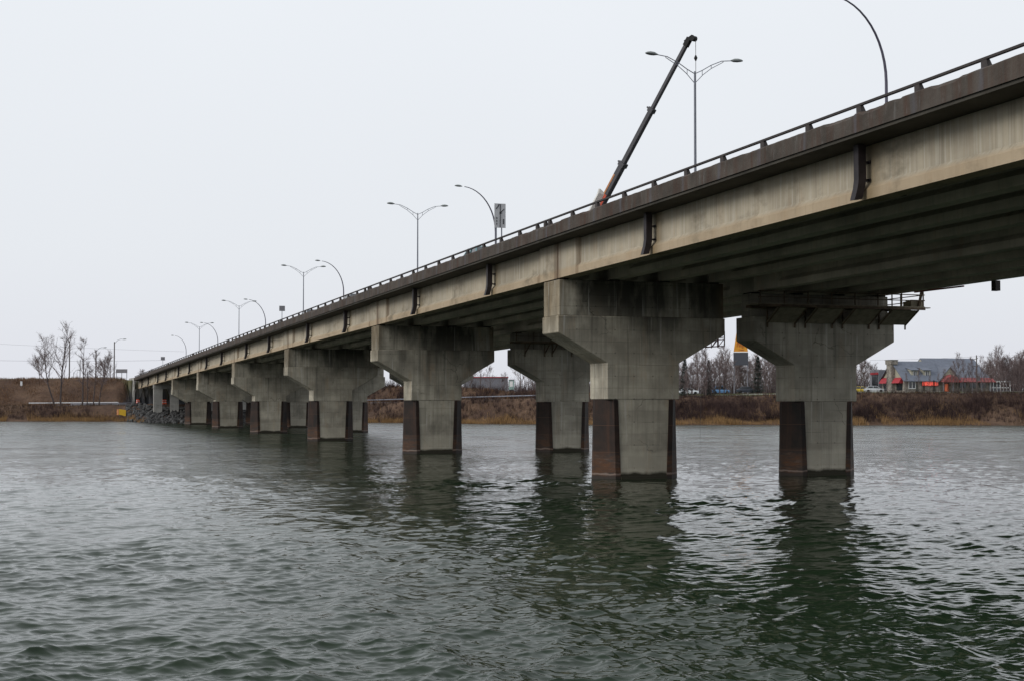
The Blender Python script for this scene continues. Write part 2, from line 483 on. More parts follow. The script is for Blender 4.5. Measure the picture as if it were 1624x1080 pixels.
NCX, SCX = 32.15, 43.56
near = superstructure('road_bridge', 'long concrete girder road bridge with brown stained parapet and pale outer girder, nearest the viewer',
                      NCX, 5.95, [-4.5, -1.5, 1.5, 4.5], True)
ZOFF[0] = -0.42
far = superstructure('road_bridge', 'second concrete road bridge running parallel behind the nearer one, seen mostly from below',
                     SCX, 5.33, [-4.1, -1.37, 1.37, 4.1], False)
ZOFF[0] = 0.0
m = MB(); m.box(48.0, 48.3, 63.2, 63.55, zr(63) - 3.95, zr(63) - 3.42); m.build('junction_box', bpy.data.materials['weathered_rail_steel'], far, world=True)
m = MB(); m.box(48.02, 48.12, 66.0, 70.5, zr(68) - 3.5, zr(68) - 3.42); m.build('cable_tray', M['scaf_red'], far, world=True)

# drain pipes down the outer girder
dm = {}
def drain(y):
    z = zr(y)
    m = MB()
    x = 27.12
    s = 0.15
    path = [(x, z - 1.13), (x, z - 2.35), (x - 0.04, z - 2.62), (x - 0.16, z - 3.04)]
    rings = []
    for px, pz_ in path:
        rings.append([(px - s, y - s, pz_), (px + s, y - s, pz_ + (0.04 if pz_ < z - 2.5 else 0)), (px + s, y + s, pz_ + (0.04 if pz_ < z - 2.5 else 0)), (px - s, y + s, pz_)])
    m.loft(rings)
    o = m.build('drain_pipe', M['drain'], near, world=True)
    b = MB()
    b.box(x + s, 27.47, y - 0.03, y + 0.03, z - 1.75, z - 1.68)
    b.box(x + s, 27.47, y - 0.03, y + 0.03, z - 2.36, z - 2.29)
    b.box(27.44, 27.475, y - 0.12, y + 0.2, z - 1.76, z - 1.66)
    b.box(27.44, 27.475, y - 0.12, y + 0.16, z - 2.37, z - 2.28)
    b.build('bracket', M['drain'], o, world=True)
for k in range(len(JOINTS) - 1):
    for off in (11.4, 29.1):
        y = JOINTS[k] + off
        if y > 20: drain(y)

# ------------------------------------------------------------------ railing on the near parapet
rail = empty('guard_railing', (26.4, 31, 13))
tag(rail, 'dark steel rail on short posts along the near edge of the bridge', 'railing')
post_y = []
for k in range(len(JOINTS) - 1):
    ya, yb = JOINTS[k], JOINTS[k + 1]
    za, zb = seg_z(ya, yb)
    m = MB()
    m.extrude_y([(26.32, -0.075), (26.44, -0.075), (26.44, 0.0), (26.32, 0.0)], ya, yb - 0.02, za, zb)
    m.build('top_rail', M['rail'], rail, world=True)
    post_y += [ya + 0.62] + [ya + 3.55 + 3.32 * q for q in range(12)] + [yb - 0.65]
post_y = [y for y in post_y if y > 29 and y < 362]
pm = MB()
pm.loft([[(-0.06, -0.19, -0.335), (0.14, -0.19, -0.335), (0.14, 0.13, -0.335), (-0.06, 0.13, -0.335)],
         [(-0.05, -0.11, -0.075), (0.07, -0.11, -0.075), (0.07, 0.15, -0.075), (-0.05, 0.15, -0.075)]])
post0 = None
rest = MB()
for i, y in enumerate(post_y):
    if i < 100:
        if post0 is None:
            post0 = pm.build('post', M['rail'], rail); o = post0
        else:
            o = post0.copy(); COL.objects.link(o); o.parent = rail
        o.location = (26.38 - 26.4, y - 31, zr(y) - 13)
    else:
        rest.add([(x + 26.38, q + y, z + zr(y)) for x, q, z in pm.v], pm.f)
if rest.v:
    tag(rest.build('far_posts', M['rail'], rail, world=True), kind='stuff')

# ------------------------------------------------------------------ piers
def pier(cx, yc, label, near_side=True):
    gb = zr(yc) - 3.0 - (0 if near_side else 0.42)
    hc, hs, hn, t = (4.95, 2.13, 0.0, 1.25) if near_side else (4.56, 2.02, -0.1, 1.08)
    jz, cb, nz, sz = (gb - 2.0, gb - 2.9, gb - 4.5, 4.33) if near_side else (gb - 1.4, gb - 2.72, gb - 4.1, 4.22)
    mat = M['pier'] if near_side else M['pier_grey']
    root = empty('bridge_pier', (cx, yc, 0))
    tag(root, label, 'bridge pier', 'hammerhead piers standing in the river')
    m = MB()
    ct = t - 0.04 if near_side else t - 0.5
    m.box(-hc + 0.07, hc - 0.07, -ct, ct, jz, gb - 0.07)
    m.build('cap', mat, root, bevel=0.03)
    for q in ([-4.5, -1.5, 1.5, 4.5] if near_side else [-4.1, -1.37, 1.37, 4.1]):
        m = MB(); m.box(q - 0.28, q + 0.28, -0.5 if not near_side else -0.85, 0.5, gb - 0.07, gb + 0.005)
        m.build('bearing_pad', M['black'], root)
    m = MB()
    m.extrude([(-hc, -t, jz), (-hc, -t, cb), (-hs, -t, nz), (-hs, -t, sz), (hs, -t, sz), (hs, -t, nz), (hc, -t, cb), (hc, -t, jz)], (0, 2 * t, 0))
    m.build('hammerhead', mat, root, bevel=0.03)
    m = MB()
    a, b = hs - 0.60, hs - 0.76
    m.loft([[(-b, -t + 0.02, -2), (b, -t + 0.02, -2), (b, t - 0.02, -2), (-b, t - 0.02, -2)], [(-a, -t + 0.02, sz), (a, -t + 0.02, sz), (a, t - 0.02, sz), (-a, t - 0.02, sz)]])
    m.box(-b + 0.02, b - 0.02, -t - 0.1, t + 0.1, -2, 0.16)
    m.build('stem', mat, root)
    for s in (-1, 1):
        m = MB()
        def ring(z, inner, shoulder, tip):
            return [(s * inner, -t - 0.015, z), (s * shoulder, -t - 0.015, z), (s * tip, -0.12, z), (s * tip, 0.12, z), (s * shoulder, t + 0.015, z), (s * inner, t + 0.015, z)]
        m.loft([ring(-2, b - 0.03, hs - 0.48, hs + 0.40), ring(0, b - 0.02, hs - 0.47, hs + 0.38), ring(sz - 0.02, a - 0.02, hs - 0.38, hs + 0.28)])
        m.build('steel_nose', M['nose'], root)
    return root

near_lab = ['largest concrete T shaped pier with rust stained left corner, nearest under the near bridge',
            'second nearest concrete T pier of the near bridge, grey building visible to its right',
            'third pier of the near bridge counted from the viewer, standing in dark water',
            'fourth pier of the near bridge counted from the viewer',
            'fifth pier of the near bridge counted from the viewer, second from the rocks',
            'last pier of the near bridge standing in the river, next to the grey rocks']
far_lab = ['grey T pier of the second bridge with work platform and plywood panels, rightmost in view',
           'second pier of the rear bridge, partly hidden behind the nearest big pier',
           'third pier of the rear bridge, behind the near bridge piers',
           'fourth pier of the rear bridge, a sliver between the near piers',
           'fifth pier of the rear bridge, mostly hidden behind the near piers',
           'sixth pier of the rear bridge near the far rocks, mostly hidden']
for i in range(6):
    pier(NCX, 73.75 + SPAN * i, near_lab[i], True)
    pier(SCX, 73.75 + SPAN * i, far_lab[i], False)
for i in (-1, -2):
    tag(pier(NCX, 73.75 + SPAN * i, 'concrete T pier of the near bridge standing outside the right edge of the photo', True))
    tag(pier(SCX, 73.75 + SPAN * i, 'grey T pier of the rear bridge standing outside the right edge of the photo', False))

def bent(cx, yc, gcs, label):
    gb = zr(yc) - 3.0
    root = empty('column_bent', (cx, yc, 0))
    tag(root, label, 'bridge pier')
    for q in gcs:
        m = MB()
        m.loft([[(q - 0.85, -0.6, 1), (q + 0.85, -0.6, 1), (q + 0.85, 0.6, 1), (q - 0.85, 0.6, 1)],
                [(q - 0.95, -0.6, gb - 0.9), (q + 0.95, -0.6, gb - 0.9), (q + 0.95, 0.6, gb - 0.9), (q - 0.95, 0.6, gb - 0.9)]])
        m.build('column', M['abut'], root)
    m = MB(); m.box(gcs[0] - 1.0, gcs[-1] + 1.0, -0.7, 0.7, gb - 0.9, gb - 0.03)
    m.build('cap', M['abut'], root)
bent(NCX, 321.6, [-3.9, -0.4, 2.9], 'pale columns of the near bridge rising from the far rocks')
bent(SCX, 321.6, [-3.3, 0, 3.3], 'pale columns of the rear bridge rising from the far rocks')

ab = empty('bridge_abutment', (38, 364, 0))
tag(ab, 'pale concrete abutment wall at the far left end of the bridge', 'abutment')
gb = zr(363) - 3
m = MB(); m.box(26.4, 50, 363.75, 365.2, 1, gb - 0.05); m.box(26.4, 50, 364.2, 365.2, gb - 0.05, zr(363) - 0.95)
m.build('wall', M['abut'], ab, world=True)
m = MB(); m.loft([[(25.6, 361.5, 1), (26.3, 361.5, 1), (26.3, 366, 1), (24.6, 366, 1)], [(26.0, 362.8, 6.5), (26.4, 362.8, 6.5), (26.3, 366, 6.5), (25.2, 366, 6.5)], [(26.2, 363.75, zr(363) - 0.3), (26.4, 363.75, zr(363) - 0.3), (26.3, 378, zr(363) - 0.3), (26.0, 378, zr(363) - 0.3)]])
m.build('wing_wall', M['abut'], ab, world=True)
m = MB(); m.box(50.0, 50.4, 361.5, 378, 1, zr(363) - 0.3)
m.build('wing_wall', M['abut'], ab, world=True)

# ------------------------------------------------------------------ work platforms hung at the rear bridge
def platform(yc, label, panels):
    gb = zr(yc) - 3.42
    z0 = gb - 0.76
    yf = -1.1
    root = empty('work_platform', (SCX, yc, z0))
    tag(root, label, 'scaffold', 'scaffold platforms on the rear bridge piers')
    x0, x1 = -5.1, 5.6
    m = MB()
    m.box(x0, x1, yf - 1.55, yf - 0.02, -0.06, 0.0)
    m.box(4.62, x1, yf, 1.6, -0.06, 0.0)
    m.box(x1, x1 + 0.4, yf - 1.5, yf - 1.2, -0.08, -0.03)
    m.build('deck_boards', M['plywood'], root)
    for yy in (yf - 1.55, yf - 0.1):
        m = MB(); m.box(x0, x1, yy - 0.04, yy + 0.04, -0.2, -0.065); m.build('edge_beam', M['scaf'], root)
    n = 8
    for i in range(n):
        x = x0 + 0.1 + (x1 - x0 - 0.2) * i / (n - 1)
        m = MB(); m.bar((x, yf - 1.52, 0), (x, yf - 1.52, 0.7 if x < 4.9 else 1.05), 0.06, 0.06); m.build('guard_post', M['scaf'], root)
    for zz in (0.34, 0.67):
        m = MB(); m.bar((x0, yf - 1.52, zz), (x1, yf - 1.52, zz), 0.05, 0.05); m.build('guard_rail', M['scaf'], root)
        m = MB(); m.bar((x1 - 0.05, yf - 1.5, zz), (x1 - 0.05, 1.5, zz), 0.05, 0.05); m.build('guard_rail', M['scaf'], root)
    m = MB(); m.bar((4.9, yf - 1.52, 1.0), (x1, yf - 1.52, 1.0), 0.05, 0.05); m.build('guard_rail', M['scaf'], root)
    m = MB(); m.box(4.9, 5.7, yf - 1.2, yf - 0.4, 0.02, 0.34); m.box(5.0, 5.9, yf - 1.1, yf - 0.5, 0.36, 0.42); m.build('plank_stack', M['plywood'], root)
    for yy in (-0.4, 0.6, 1.5):
        m = MB(); m.bar((x1 - 0.05, yy, 0), (x1 - 0.05, yy, 1.3), 0.06, 0.06); m.build('guard_post', M['scaf'], root)
    m = MB(); m.bar((x1 - 0.25, yf - 1.3, 0), (x1 - 0.05, yf - 1.4, 1.2), 0.12, 0.12); m.build('hanger', M['scaf'], root)
    for i in range(4):
        xa = -3.75 + i * 2.42
        for xx in (xa, xa + 1.75):
            m = MB()
            m.bar((xx, yf - 0.03, -1.0), (xx, yf - 1.4, -0.2), 0.08, 0.08)
            m.bar((xx, yf - 0.04, -1.25), (xx, yf - 0.04, -0.2), 0.07, 0.07)
            m.build('bracket', M['scaf'], root)
        if panels:
            m = MB()
            m.loft([[(xa - 0.1, yf - 0.08, -0.96), (xa + 1.7, yf - 0.08, -0.96), (xa + 1.7, yf - 1.36, -0.2), (xa - 0.1, yf - 1.36, -0.2)],
                    [(xa - 0.1, yf - 0.1, -0.98), (xa + 1.7, yf - 0.1, -0.98), (xa + 1.7, yf - 1.38, -0.22), (xa - 0.1, yf - 1.38, -0.22)]])
            m.build('plywood_panel', M['plywood'], root)
    return root
platform(73.75, 'work platform with slanting plywood panels and guard rails on the rightmost pier', True)
platform(73.75 + SPAN, 'dark work platform on triangular brackets under the rear bridge, left of the nearest pier', False)

bk = empty('lattice_work_basket', (38.2, 76.2, 7.3))
tag(bk, 'small red lattice basket hanging beside the nearest pier', 'work basket')
m = MB()
P = lambda x, y, z: (x, y, z)
for y in (-0.4, 0.4):
    m.bar(P(-1.6, y, 0), P(0.55, y, 0.12), 0.05, 0.05); m.bar(P(-1.0, y, 0.42), P(0.55, y, 0.62), 0.05, 0.05)
    for a, b in ((-1.2, -0.8), (-0.8, -0.3), (-0.3, 0.1), (0.1, 0.55)):
        m.bar(P(a, y, 0.03), P(b, y, 0.55), 0.035, 0.035)
    m.bar(P(0.55, y, 0.1), P(0.55, y, 0.95), 0.05, 0.05); m.bar(P(0.1, y, 0.1), P(0.1, y, 0.6), 0.04, 0.04)
for x in (-1.0, -0.3, 0.55):
    m.bar(P(x, -0.4, 0.05), P(x, 0.4, 0.05), 0.04, 0.04); m.bar(P(x, -0.4, 0.5), P(x, 0.4, 0.5), 0.04, 0.04)
m.build('lattice_frame', M['scaf_red'], bk)
m = MB(); m.tube([(-0.9, 0, 0.4), (-0.9, 0, 4.3)], 0.02, 5); m.tube([(0.3, 0, 0.5), (0.0, 0, 4.3)], 0.02, 5)
m.build('hanging_rod', M['scaf'], bk)
o = MB(); o.tube([(41.5, 84.0, 10.0), (41.35, 84.2, 5), (41.3, 84.3, -0.3)], 0.008, 4)
o = o.build('rope', M['wire_dark'], origin=(41.3, 84.3, 0)); tag(o, 'thin rope hanging from the rear bridge down to the water', 'rope')

# ------------------------------------------------------------------ street lamps
def deck_z(y): return zr(y) - 0.9
def lamp_head(m, p, s, L=0.8):
    """cobra head from p outward along s*x"""
    rings = []
    for t, w, h in ((0, .05, .05), (.12, .09, .08), (.3, .17, .14), (.6, .19, .15), (.85, .15, .10), (1, .06, .04)):
        rings.append([(p[0] + s * L * t, p[1] + w * math.cos(a), p[2] + h * math.sin(a) * (1 if math.sin(a) > 0 else 0.55) + 0.04 * t) for a in [k * math.pi / 4 for k in range(8)]])
    m.loft(rings)
def double_lamp():
    root = empty('street_lamp', (0, 0, 0))
    m = MB(); m.tube([(0, 0, 0), (0, 0, 0.5), (0, 0, 10.3), (0, 0, 11.15)], [0.12, 0.09, 0.058, 0.045], 10); m.box(-0.2, 0.2, -0.2, 0.2, -0.02, 0.12)
    m.build('pole', M['galv'], root, smooth=False)
    for s in (-1, 1):
        m = MB()
        up = [(0, 11.0), (.5, 11.24), (1.1, 11.6), (1.8, 11.9), (2.45, 11.97)]
        lo = [(0, 10.42), (.55, 10.98), (1.1, 11.4), (1.9, 11.84)]
        m.tube([(s * x, 0, z) for x, z in up], 0.027, 6); m.tube([(s * x, 0, z) for x, z in lo], 0.022, 6)
        m.tube([(s * .5, 0, 10.93), (s * .5, 0, 11.24)], .02, 5); m.tube([(s * 1.1, 0, 11.4), (s * 1.1, 0, 11.6)], .02, 5)
        m.tube([(s * 1.9, 0, 11.82), (s * 1.9, 0, 11.92)], .02, 5)
        a = m.build('arm', M['galv'], root)
        m = MB(); lamp_head(m, (s * 2.42, 0, 11.97), s)
        m.build('lamp_head', M['lamp'], root)
    return root
dl = None
dlab = ['twin arm street lamp beside the crane boom, tallest in view', 'twin arm street lamp left of the lane sign on the bridge', 'twin arm street lamp third from the right on the bridge median',
        'twin arm street lamp fourth from the right on the bridge median', 'twin arm street lamp farthest left on the bridge median', 'twin arm street lamp outside the right edge of the photo']
for i, y in enumerate([78.3, 142.4, 205.2, 269.5, 332, 15]):
    if dl is None: dl = double_lamp(); o = dl
    else: o = copy_tree(dl)
    o.location = (38.15, y, deck_z(y))
    tag(o, dlab[i], 'street lamp', 'twin arm street lamps along the bridge median')

def arch_lamp(H=15.2, A=4.5, mat='galv_dark'):
    root = empty('street_lamp', (0, 0, 0))
    pts = [(0, 0, 0), (0, 0, 4), (0, 0, 8), (0, 0, H - 4.9)]
    for k in range(1, 13):
        a = k / 12 * R(86)
        pts.append((-(A - 0.7) * (1 - math.cos(a)), 0, H - 4.9 + 4.9 * math.sin(a)))
    n = len(pts)
    m = MB(); m.tube(pts, [0.105 - 0.065 * i / (n - 1) for i in range(n)], 10)
    m.build('pole', M[mat], root)
    m = MB(); lamp_head(m, (-(A - 0.72), 0, H), -1, 0.85)
    m.build('lamp_head', M['lamp'], root)
    return root
al = None
alab = ['dark curved arm street lamp cut by the top of the photo at the right', 'curved arm street lamp reaching left beside the lane sign', 'curved arm street lamp second in line left of the lane sign',
        'curved arm street lamp between two twin arm lamps, mid distance', 'curved arm street lamp just right of the farthest twin lamp', 'farthest curved arm street lamp near the left end of the bridge']
for i, y in enumerate([74.0, 149.0, 227, 304.5, 382, 458]):
    if al is None: al = arch_lamp(); o = al
    else: o = copy_tree(al)
    o.location = (48.65, y, deck_z(min(y, 370)))
    tag(o, alab[i], 'street lamp', 'curved arm street lamps on the rear bridge')

# ------------------------------------------------------------------ crane on the rear bridge
M['boom'] = plain('slate_boom_paint', (0.062, 0.060, 0.066), 0.4, var=0.15)
M['boom_red'] = plain('red_boom_stripe', (0.42, 0.07, 0.04), 0.45)
M['boom_or'] = plain('orange_boom_stripe', (0.45, 0.19, 0.07), 0.45)
M['crane_w'] = plain('crane_pale_paint', (0.62, 0.60, 0.56), 0.45, var=0.08)
cz = deck_z(106)
cb0 = Vector((41.1, 106.1, cz + 2.9))
tip = Vector((45.7, 94.95, 30.3))
cr_ = empty('mobile_crane', (41.4, 107, cz))
tag(cr_, 'mobile crane with long dark telescopic boom raised above the bridge deck', 'crane')
m = MB()
m.box(39.9, 42.5, 101, 112.5, cz + 0.75, cz + 1.5)
m.box(39.95, 42.45, 110.4, 112.9, cz + 0.75, cz + 1.35)
m.build('carrier', M['boom_or'], cr_, world=True, bevel=0.05)
m = MB(); m.box(39.95, 42.45, 110.5, 112.8, cz + 1.5, cz + 2.9); m.build('driver_cab', M['crane_w'], cr_, world=True, bevel=0.12)
m = MB(); m.box(40.1, 42.3, 112.79, 112.84, cz + 2.0, cz + 2.7); m.build('windscreen', M['glass'], cr_, world=True)
for yy in (102.3, 103.9, 108.4, 111.4):
    for xx in (40.05, 42.35):
        m = MB(); m.tube([(xx - 0.2, yy, cz + 0.6), (xx + 0.2, yy, cz + 0.6)], 0.6, 16); m.build('wheel', M['black'], cr_, world=True)
m = MB(); m.box(40.2, 42.2, 104.6, 108.0, cz + 1.52, cz + 2.4); m.tube([(41.2, 106.3, cz + 1.4), (41.2, 106.3, cz + 1.6)], 0.9, 16); m.build('turret', M['crane_w'], cr_, world=True, bevel=0.06)
m = MB(); m.box(40.0, 42.4, 108.0, 109.4, cz + 1.6, cz + 2.8); m.build('counterweight', M['boom'], cr_, world=True, bevel=0.06)
d = (tip - cb0); L = d.length; d.normalize()
cuts = [(0.0, 0.46, 0.42, 0.52), (0.44, 0.71, 0.34, 0.42), (0.69, 1.0, 0.27, 0.33)]
side = d.cross(Vector((0, 0, 1))).normalized(); upv = side.cross(d).normalized()
for i, (a, b, w, h) in enumerate(cuts):
    m = MB(); m.bar(cb0 + d * L * a, cb0 + d * L * b, w, h)
    o = m.build('boom_section', M['boom'], cr_, world=True, bevel=0.05)
    m = MB(); m.bar(cb0 + d * (L * b - 0.35), cb0 + d * (L * b), w + 0.08, h + 0.08); m.bar(cb0 + d * (L * b - 0.25) + upv * (h / 2 + .05), cb0 + d * (L * b - 0.2) + upv * (h / 2 + 0.35), 0.1, 0.1)
    if i < 2: m.build('collar', M['boom'], o, world=True)
for (a, b, o1, o2, mm) in ((0.12, 0.40, 0.05, 0.2, 'boom_or'), (0.12, 0.31, -0.2, 0.04, 'boom_red')):
    for sg in (-1, 1):
        m = MB(); c1 = cb0 + d * L * a + side * sg * 0.215 + upv * (o1 + o2) / 2; c2 = cb0 + d * L * b + side * sg * 0.215 + upv * (o1 + o2) / 2
        m.bar(c1, c2, 0.02, (o2 - o1))
        m.build('side_stripe', M[mm], cr_, world=True)
m = MB(); m.bar(cb0 + d * (L - 0.3), cb0 + d * (L + 0.35), 0.30, 0.40); m.bar(tip + upv * 0.2 - d * 0.1, tip + d * 0.6 - upv * 0.2, 0.24, 0.26)
m.tube([tip + d * 0.5 - upv * 0.35 - side * 0.2, tip + d * 0.5 - upv * 0.35 + side * 0.2], 0.2, 12)
m.build('boom_head', M['black'], cr_, world=True)
hx = tip + d * 0.5 - upv * 0.6
m = MB(); m.tube([hx, (hx.x, hx.y, cz + 1.8)], 0.022, 5); m.build('hoist_cable', M['wire_dark'], cr_, world=True)
m = MB(); m.tube([(hx.x, hx.y, hx.z - 1.1), (hx.x, hx.y, hx.z - 1.3), (hx.x, hx.y, hx.z - 1.5)], [0.05, 0.14, 0.05], 8); m.build('cable_stop', M['black'], cr_, world=True)
m = MB(); m.bar(cb0 + upv * -0.6 + d * 1.0 + Vector((0, 0, -1.3)), cb0 + d * L * 0.22 - upv * 0.45, 0.3, 0.3); m.build('lift_ram', M['galv'], cr_, world=True)
q0 = cb0 + d * L * 0.20 + Vector((-0.50, 0.2, 0)); q1 = cb0 + d * L * 0.315 + Vector((-0.42, 0.15, 0))
m = MB(); m.loft([[q0 + Vector((-.45, 0, -.6)), q0 + Vector((.35, -.1, -.6)), q0 + Vector((.35, .5, -.6)), q0 + Vector((-.45, .5, -.6))], [q1 + Vector((-.28, 0, 0)), q1 + Vector((.35, -.1, -.1)), q1 + Vector((.35, .3, -.1)), q1 + Vector((-.28, .3, 0))], [q1 + Vector((-.24, 0, .35)), q1 + Vector((-.16, -.05, .35)), q1 + Vector((-.16, .1, .35)), q1 + Vector((-.24, .1, .35))]])
m.build('boom_rest', M['crane_w'], cr_, world=True)
m = MB(); m.box(40.3, 41.0, 103.9, 105.5, cz + 2.4, cz + 4.2); m.bar(cb0 + d * 2.5 - side * 0.8 - upv * 0.9, cb0 + d * L * 0.215 - side * 0.4 + upv * 0.05, 0.35, 0.6); m.build('operator_cab', M['crane_w'], cr_, world=True, bevel=0.06)

# ------------------------------------------------------------------ signs on the bridge
M['sign'] = plain('pale_sign_face', (0.42, 0.42, 0.43), 0.5, var=0.06)
M['sign_dark'] = plain('dark_sign_marks', (0.05, 0.05, 0.055), 0.6)
M['sign_back'] = plain('sign_back_grey', (0.20, 0.195, 0.21), 0.5, var=0.1)
def board(name, x, y, z0, z1, w, label, post_z, matl='sign', marks=True):
    root = empty(name, (x, y, post_z))
    tag(root, label, 'road sign')
    m = MB(); m.box(-w / 2, w / 2, -0.02, 0.02, z0 - post_z, z1 - post_z); p = m.build('panel', M[matl], root)
    for px in ((-0.22, 0.12) if marks else (0,)):
        m = MB(); m.box(px - 0.03, px + 0.03, 0.022, 0.08, 0, z1 - post_z - 0.1); m.build('post', M['galv'], root)
    if marks:
        m = MB(); c = (z0 + z1) / 2 - post_z; h = z1 - z0
        f = lambda x, z: (x * w, -0.032, c + z * h)
        m.bar(f(.0, -.48), f(.02, .48), .018, .05)
        m.bar(f(.02, .12), f(.36, .28), .018, .05); m.bar(f(-.06, .1), f(.14, .12), .018, .09)
        m.bar(f(-.36, .28), f(-.18, .38), .018, .06); m.bar(f(-.18, .38), f(-.1, .47), .018, .06)
        for zz in (-.34, -.22, -.1): m.bar(f(-.3, zz - .04), f(-.3, zz + .035), .018, .05)
        m.bar(f(.3, -.34), f(.3, -.14), .018, .07)
        m.build('markings', M['sign_dark'], p)
board('lane_sign', 27.05, 82.0, 14.55, 16.0, 0.70, 'tall pale lane guidance sign with dark arrows above the parapet', deck_z(82))
board('square_sign', 26.95, 157.5, 14.05, 14.62, 0.62, 'small square grey sign on one post above the bridge rail', deck_z(157), 'sign_back', False)
board('square_sign', 26.95, 296.5, 12.6, 13.25, 0.8, 'small dark square sign on one post near the far end of the bridge', deck_z(296), 'sign_back', False)

# ------------------------------------------------------------------ cars
def car(name, loc, rz, col, label, group=None, van=False):
    k = 'car_%s' % label[:10]
    M[k] = plain('car_paint_' + label.split()[0], col, 0.3, var=0.05, spec=0.6)
    root = empty(name, loc, rz); tag(root, label, 'car', group)
    m = MB()
    sec = [(-2.15, .45, .62, .72), (-2.05, .3, .82, .84), (-1.2, .26, .92, .88), (-.4, .26, .95, .88), (.8, .26, .97, .88), (1.7, .28, .98, .86), (2.15, .4, .86, .80)]
    rings = [[(-w, y, lo), (w, y, lo), (w * 1.02, y, lo + (hi - lo) * .6), (w * .94, y, hi), (-w * .94, y, hi), (-w * 1.02, y, lo + (hi - lo) * .6)] for y, lo, hi, w in sec]
    m.loft(rings); m.build('body', M[k], root, smooth=False)
    top = 1.75 if van else 1.43
    m = MB()
    m.loft([[(-.80, -1.25, .93), (.80, -1.25, .93), (.80, 1.75, .97), (-.80, 1.75, .97)], [(-.66, -.5, top), (.66, -.5, top), (.66, 1.15, top), (-.66, 1.15, top)]])
    m.build('cabin_glass', M['glass'], root)
    m = MB()
    m.loft([[(-.67, -.52, top - .02), (.67, -.52, top - .02), (.67, 1.18, top - .02), (-.67, 1.18, top - .02)], [(-.6, -.4, top + .05), (.6, -.4, top + .05), (.6, 1.05, top + .05), (-.6, 1.05, top + .05)]])
    for s in (-1, 1):
        m.bar((s * .80, -1.2, .96), (s * .66, -.5, top), .06, .07); m.bar((s * .80, 1.7, .98), (s * .66, 1.15, top), .08, .1); m.bar((s * .81, .3, .96), (s * .665, .3, top), .06, .08)
    m.build('roof', M[k], root)
    for s in (-1, 1):
        for y in (-1.35, 1.35):
            m = MB(); m.tube([(s * .66, y, .33), (s * .9, y, .33)], .33, 14); m.build('wheel', M['black'], root)
    return root
car('car', (28.4, 90.2, deck_z(90)), R(180), (0.10, 0.22, 0.23), 'teal car on the bridge seen through the railing left of the lane sign', van=False)
car('car', (28.4, 128, deck_z(128)), R(180), (0.6, 0.6, 0.6), 'white car on the bridge left of the second pier, seen through the railing')
car('car', (28.4, 148.5, deck_z(148)), R(180), (0.35, 0.36, 0.38), 'silver car farther left on the bridge, seen through the railing')

# ------------------------------------------------------------------ terrain of the far bank
TX =  [-400, -60,  -4,  22,  25.2, 31,  50.2, 55,  72,  89,  98, 124, 150, 171, 250, 400, 700]
YW =  [ 380, 346, 338, 329, 303, 297, 293, 292, 290, 267, 256, 243, 231, 220, 188, 130, 20]      # water's edge
YS =  [ 392, 357, 349, 340, 342, 344, 342, 326, 304, 281, 270, 256, 246, 236, 204, 146, 36]      # front of the road shelf
YE =  [ 402, 366, 358, 354, 363.6, 363.6, 363.6, 350, 312, 288, 277, 262, 252, 242, 210, 152, 42]
YC =  [ 420, 385, 377, 374, 363.9, 363.9, 363.9, 374, 328, 300, 284, 268, 258, 248, 216, 158, 48]     # crest
HS =  [ 3.4, 3.4, 3.4, 3.6, 3.8, 3.8, 3.8, 3.8, 4.1, 4.7, 5.0, 5.1, 5.9, 6.0, 6.0, 6.0, 6.0]
HC =  [ 9.5, 9.7, 9.9, 10.3, 9.6, 9.6, 9.6, 9.6, 7.9, 7.5, 6.0, 5.6, 6.15, 6.3, 6.2, 6.2, 6.2]
def ip(X, A): return np.interp(X, TX, A)
def vn(x, y, s, seed=0):
    rs = np.random.RandomState(seed); r = np.zeros_like(x, dtype=float)
    for k in range(9):
        a = rs.uniform(0, 2 * np.pi); f = rs.uniform(0.6, 2.2) / s; p = rs.uniform(0, 6.28)
        r += np.sin((x * np.cos(a) + y * np.sin(a)) * f * 2 * np.pi + p) / 9
    return r
def height(X, Y):
    X = np.asarray(X, float); Y = np.asarray(Y, float)
    yw, ys, ye, yc, hs, hc = (ip(X, A) for A in (YW, YS, YE, YC, HS, HC))
    nz = vn(X, Y, 9, 3)
    d = Y - yw + 0.8 * vn(X, Y, 7, 5)
    t1 = np.clip(d / (ys - yw), 0, 1)
    h = np.where(d < 0, d * 0.25, hs * (0.25 * t1 + 0.75 * t1 * t1 * (3 - 2 * t1)))
    t2 = np.clip((Y - ye) / (yc - ye), 0, 1)
    h = np.where(Y > ye, hs + (hc - hs) * t2 * t2 * (3 - 2 * t2), h)
    flat = (Y > ys) & (Y < ye)
    h = np.where(flat | (t2 >= 1), h, h + nz * 0.35 * np.clip(d / 4, 0, 1))
    return np.maximum(h, -3)
def ground_z(x, y): return float(height(np.array([x]), np.array([y]))[0])

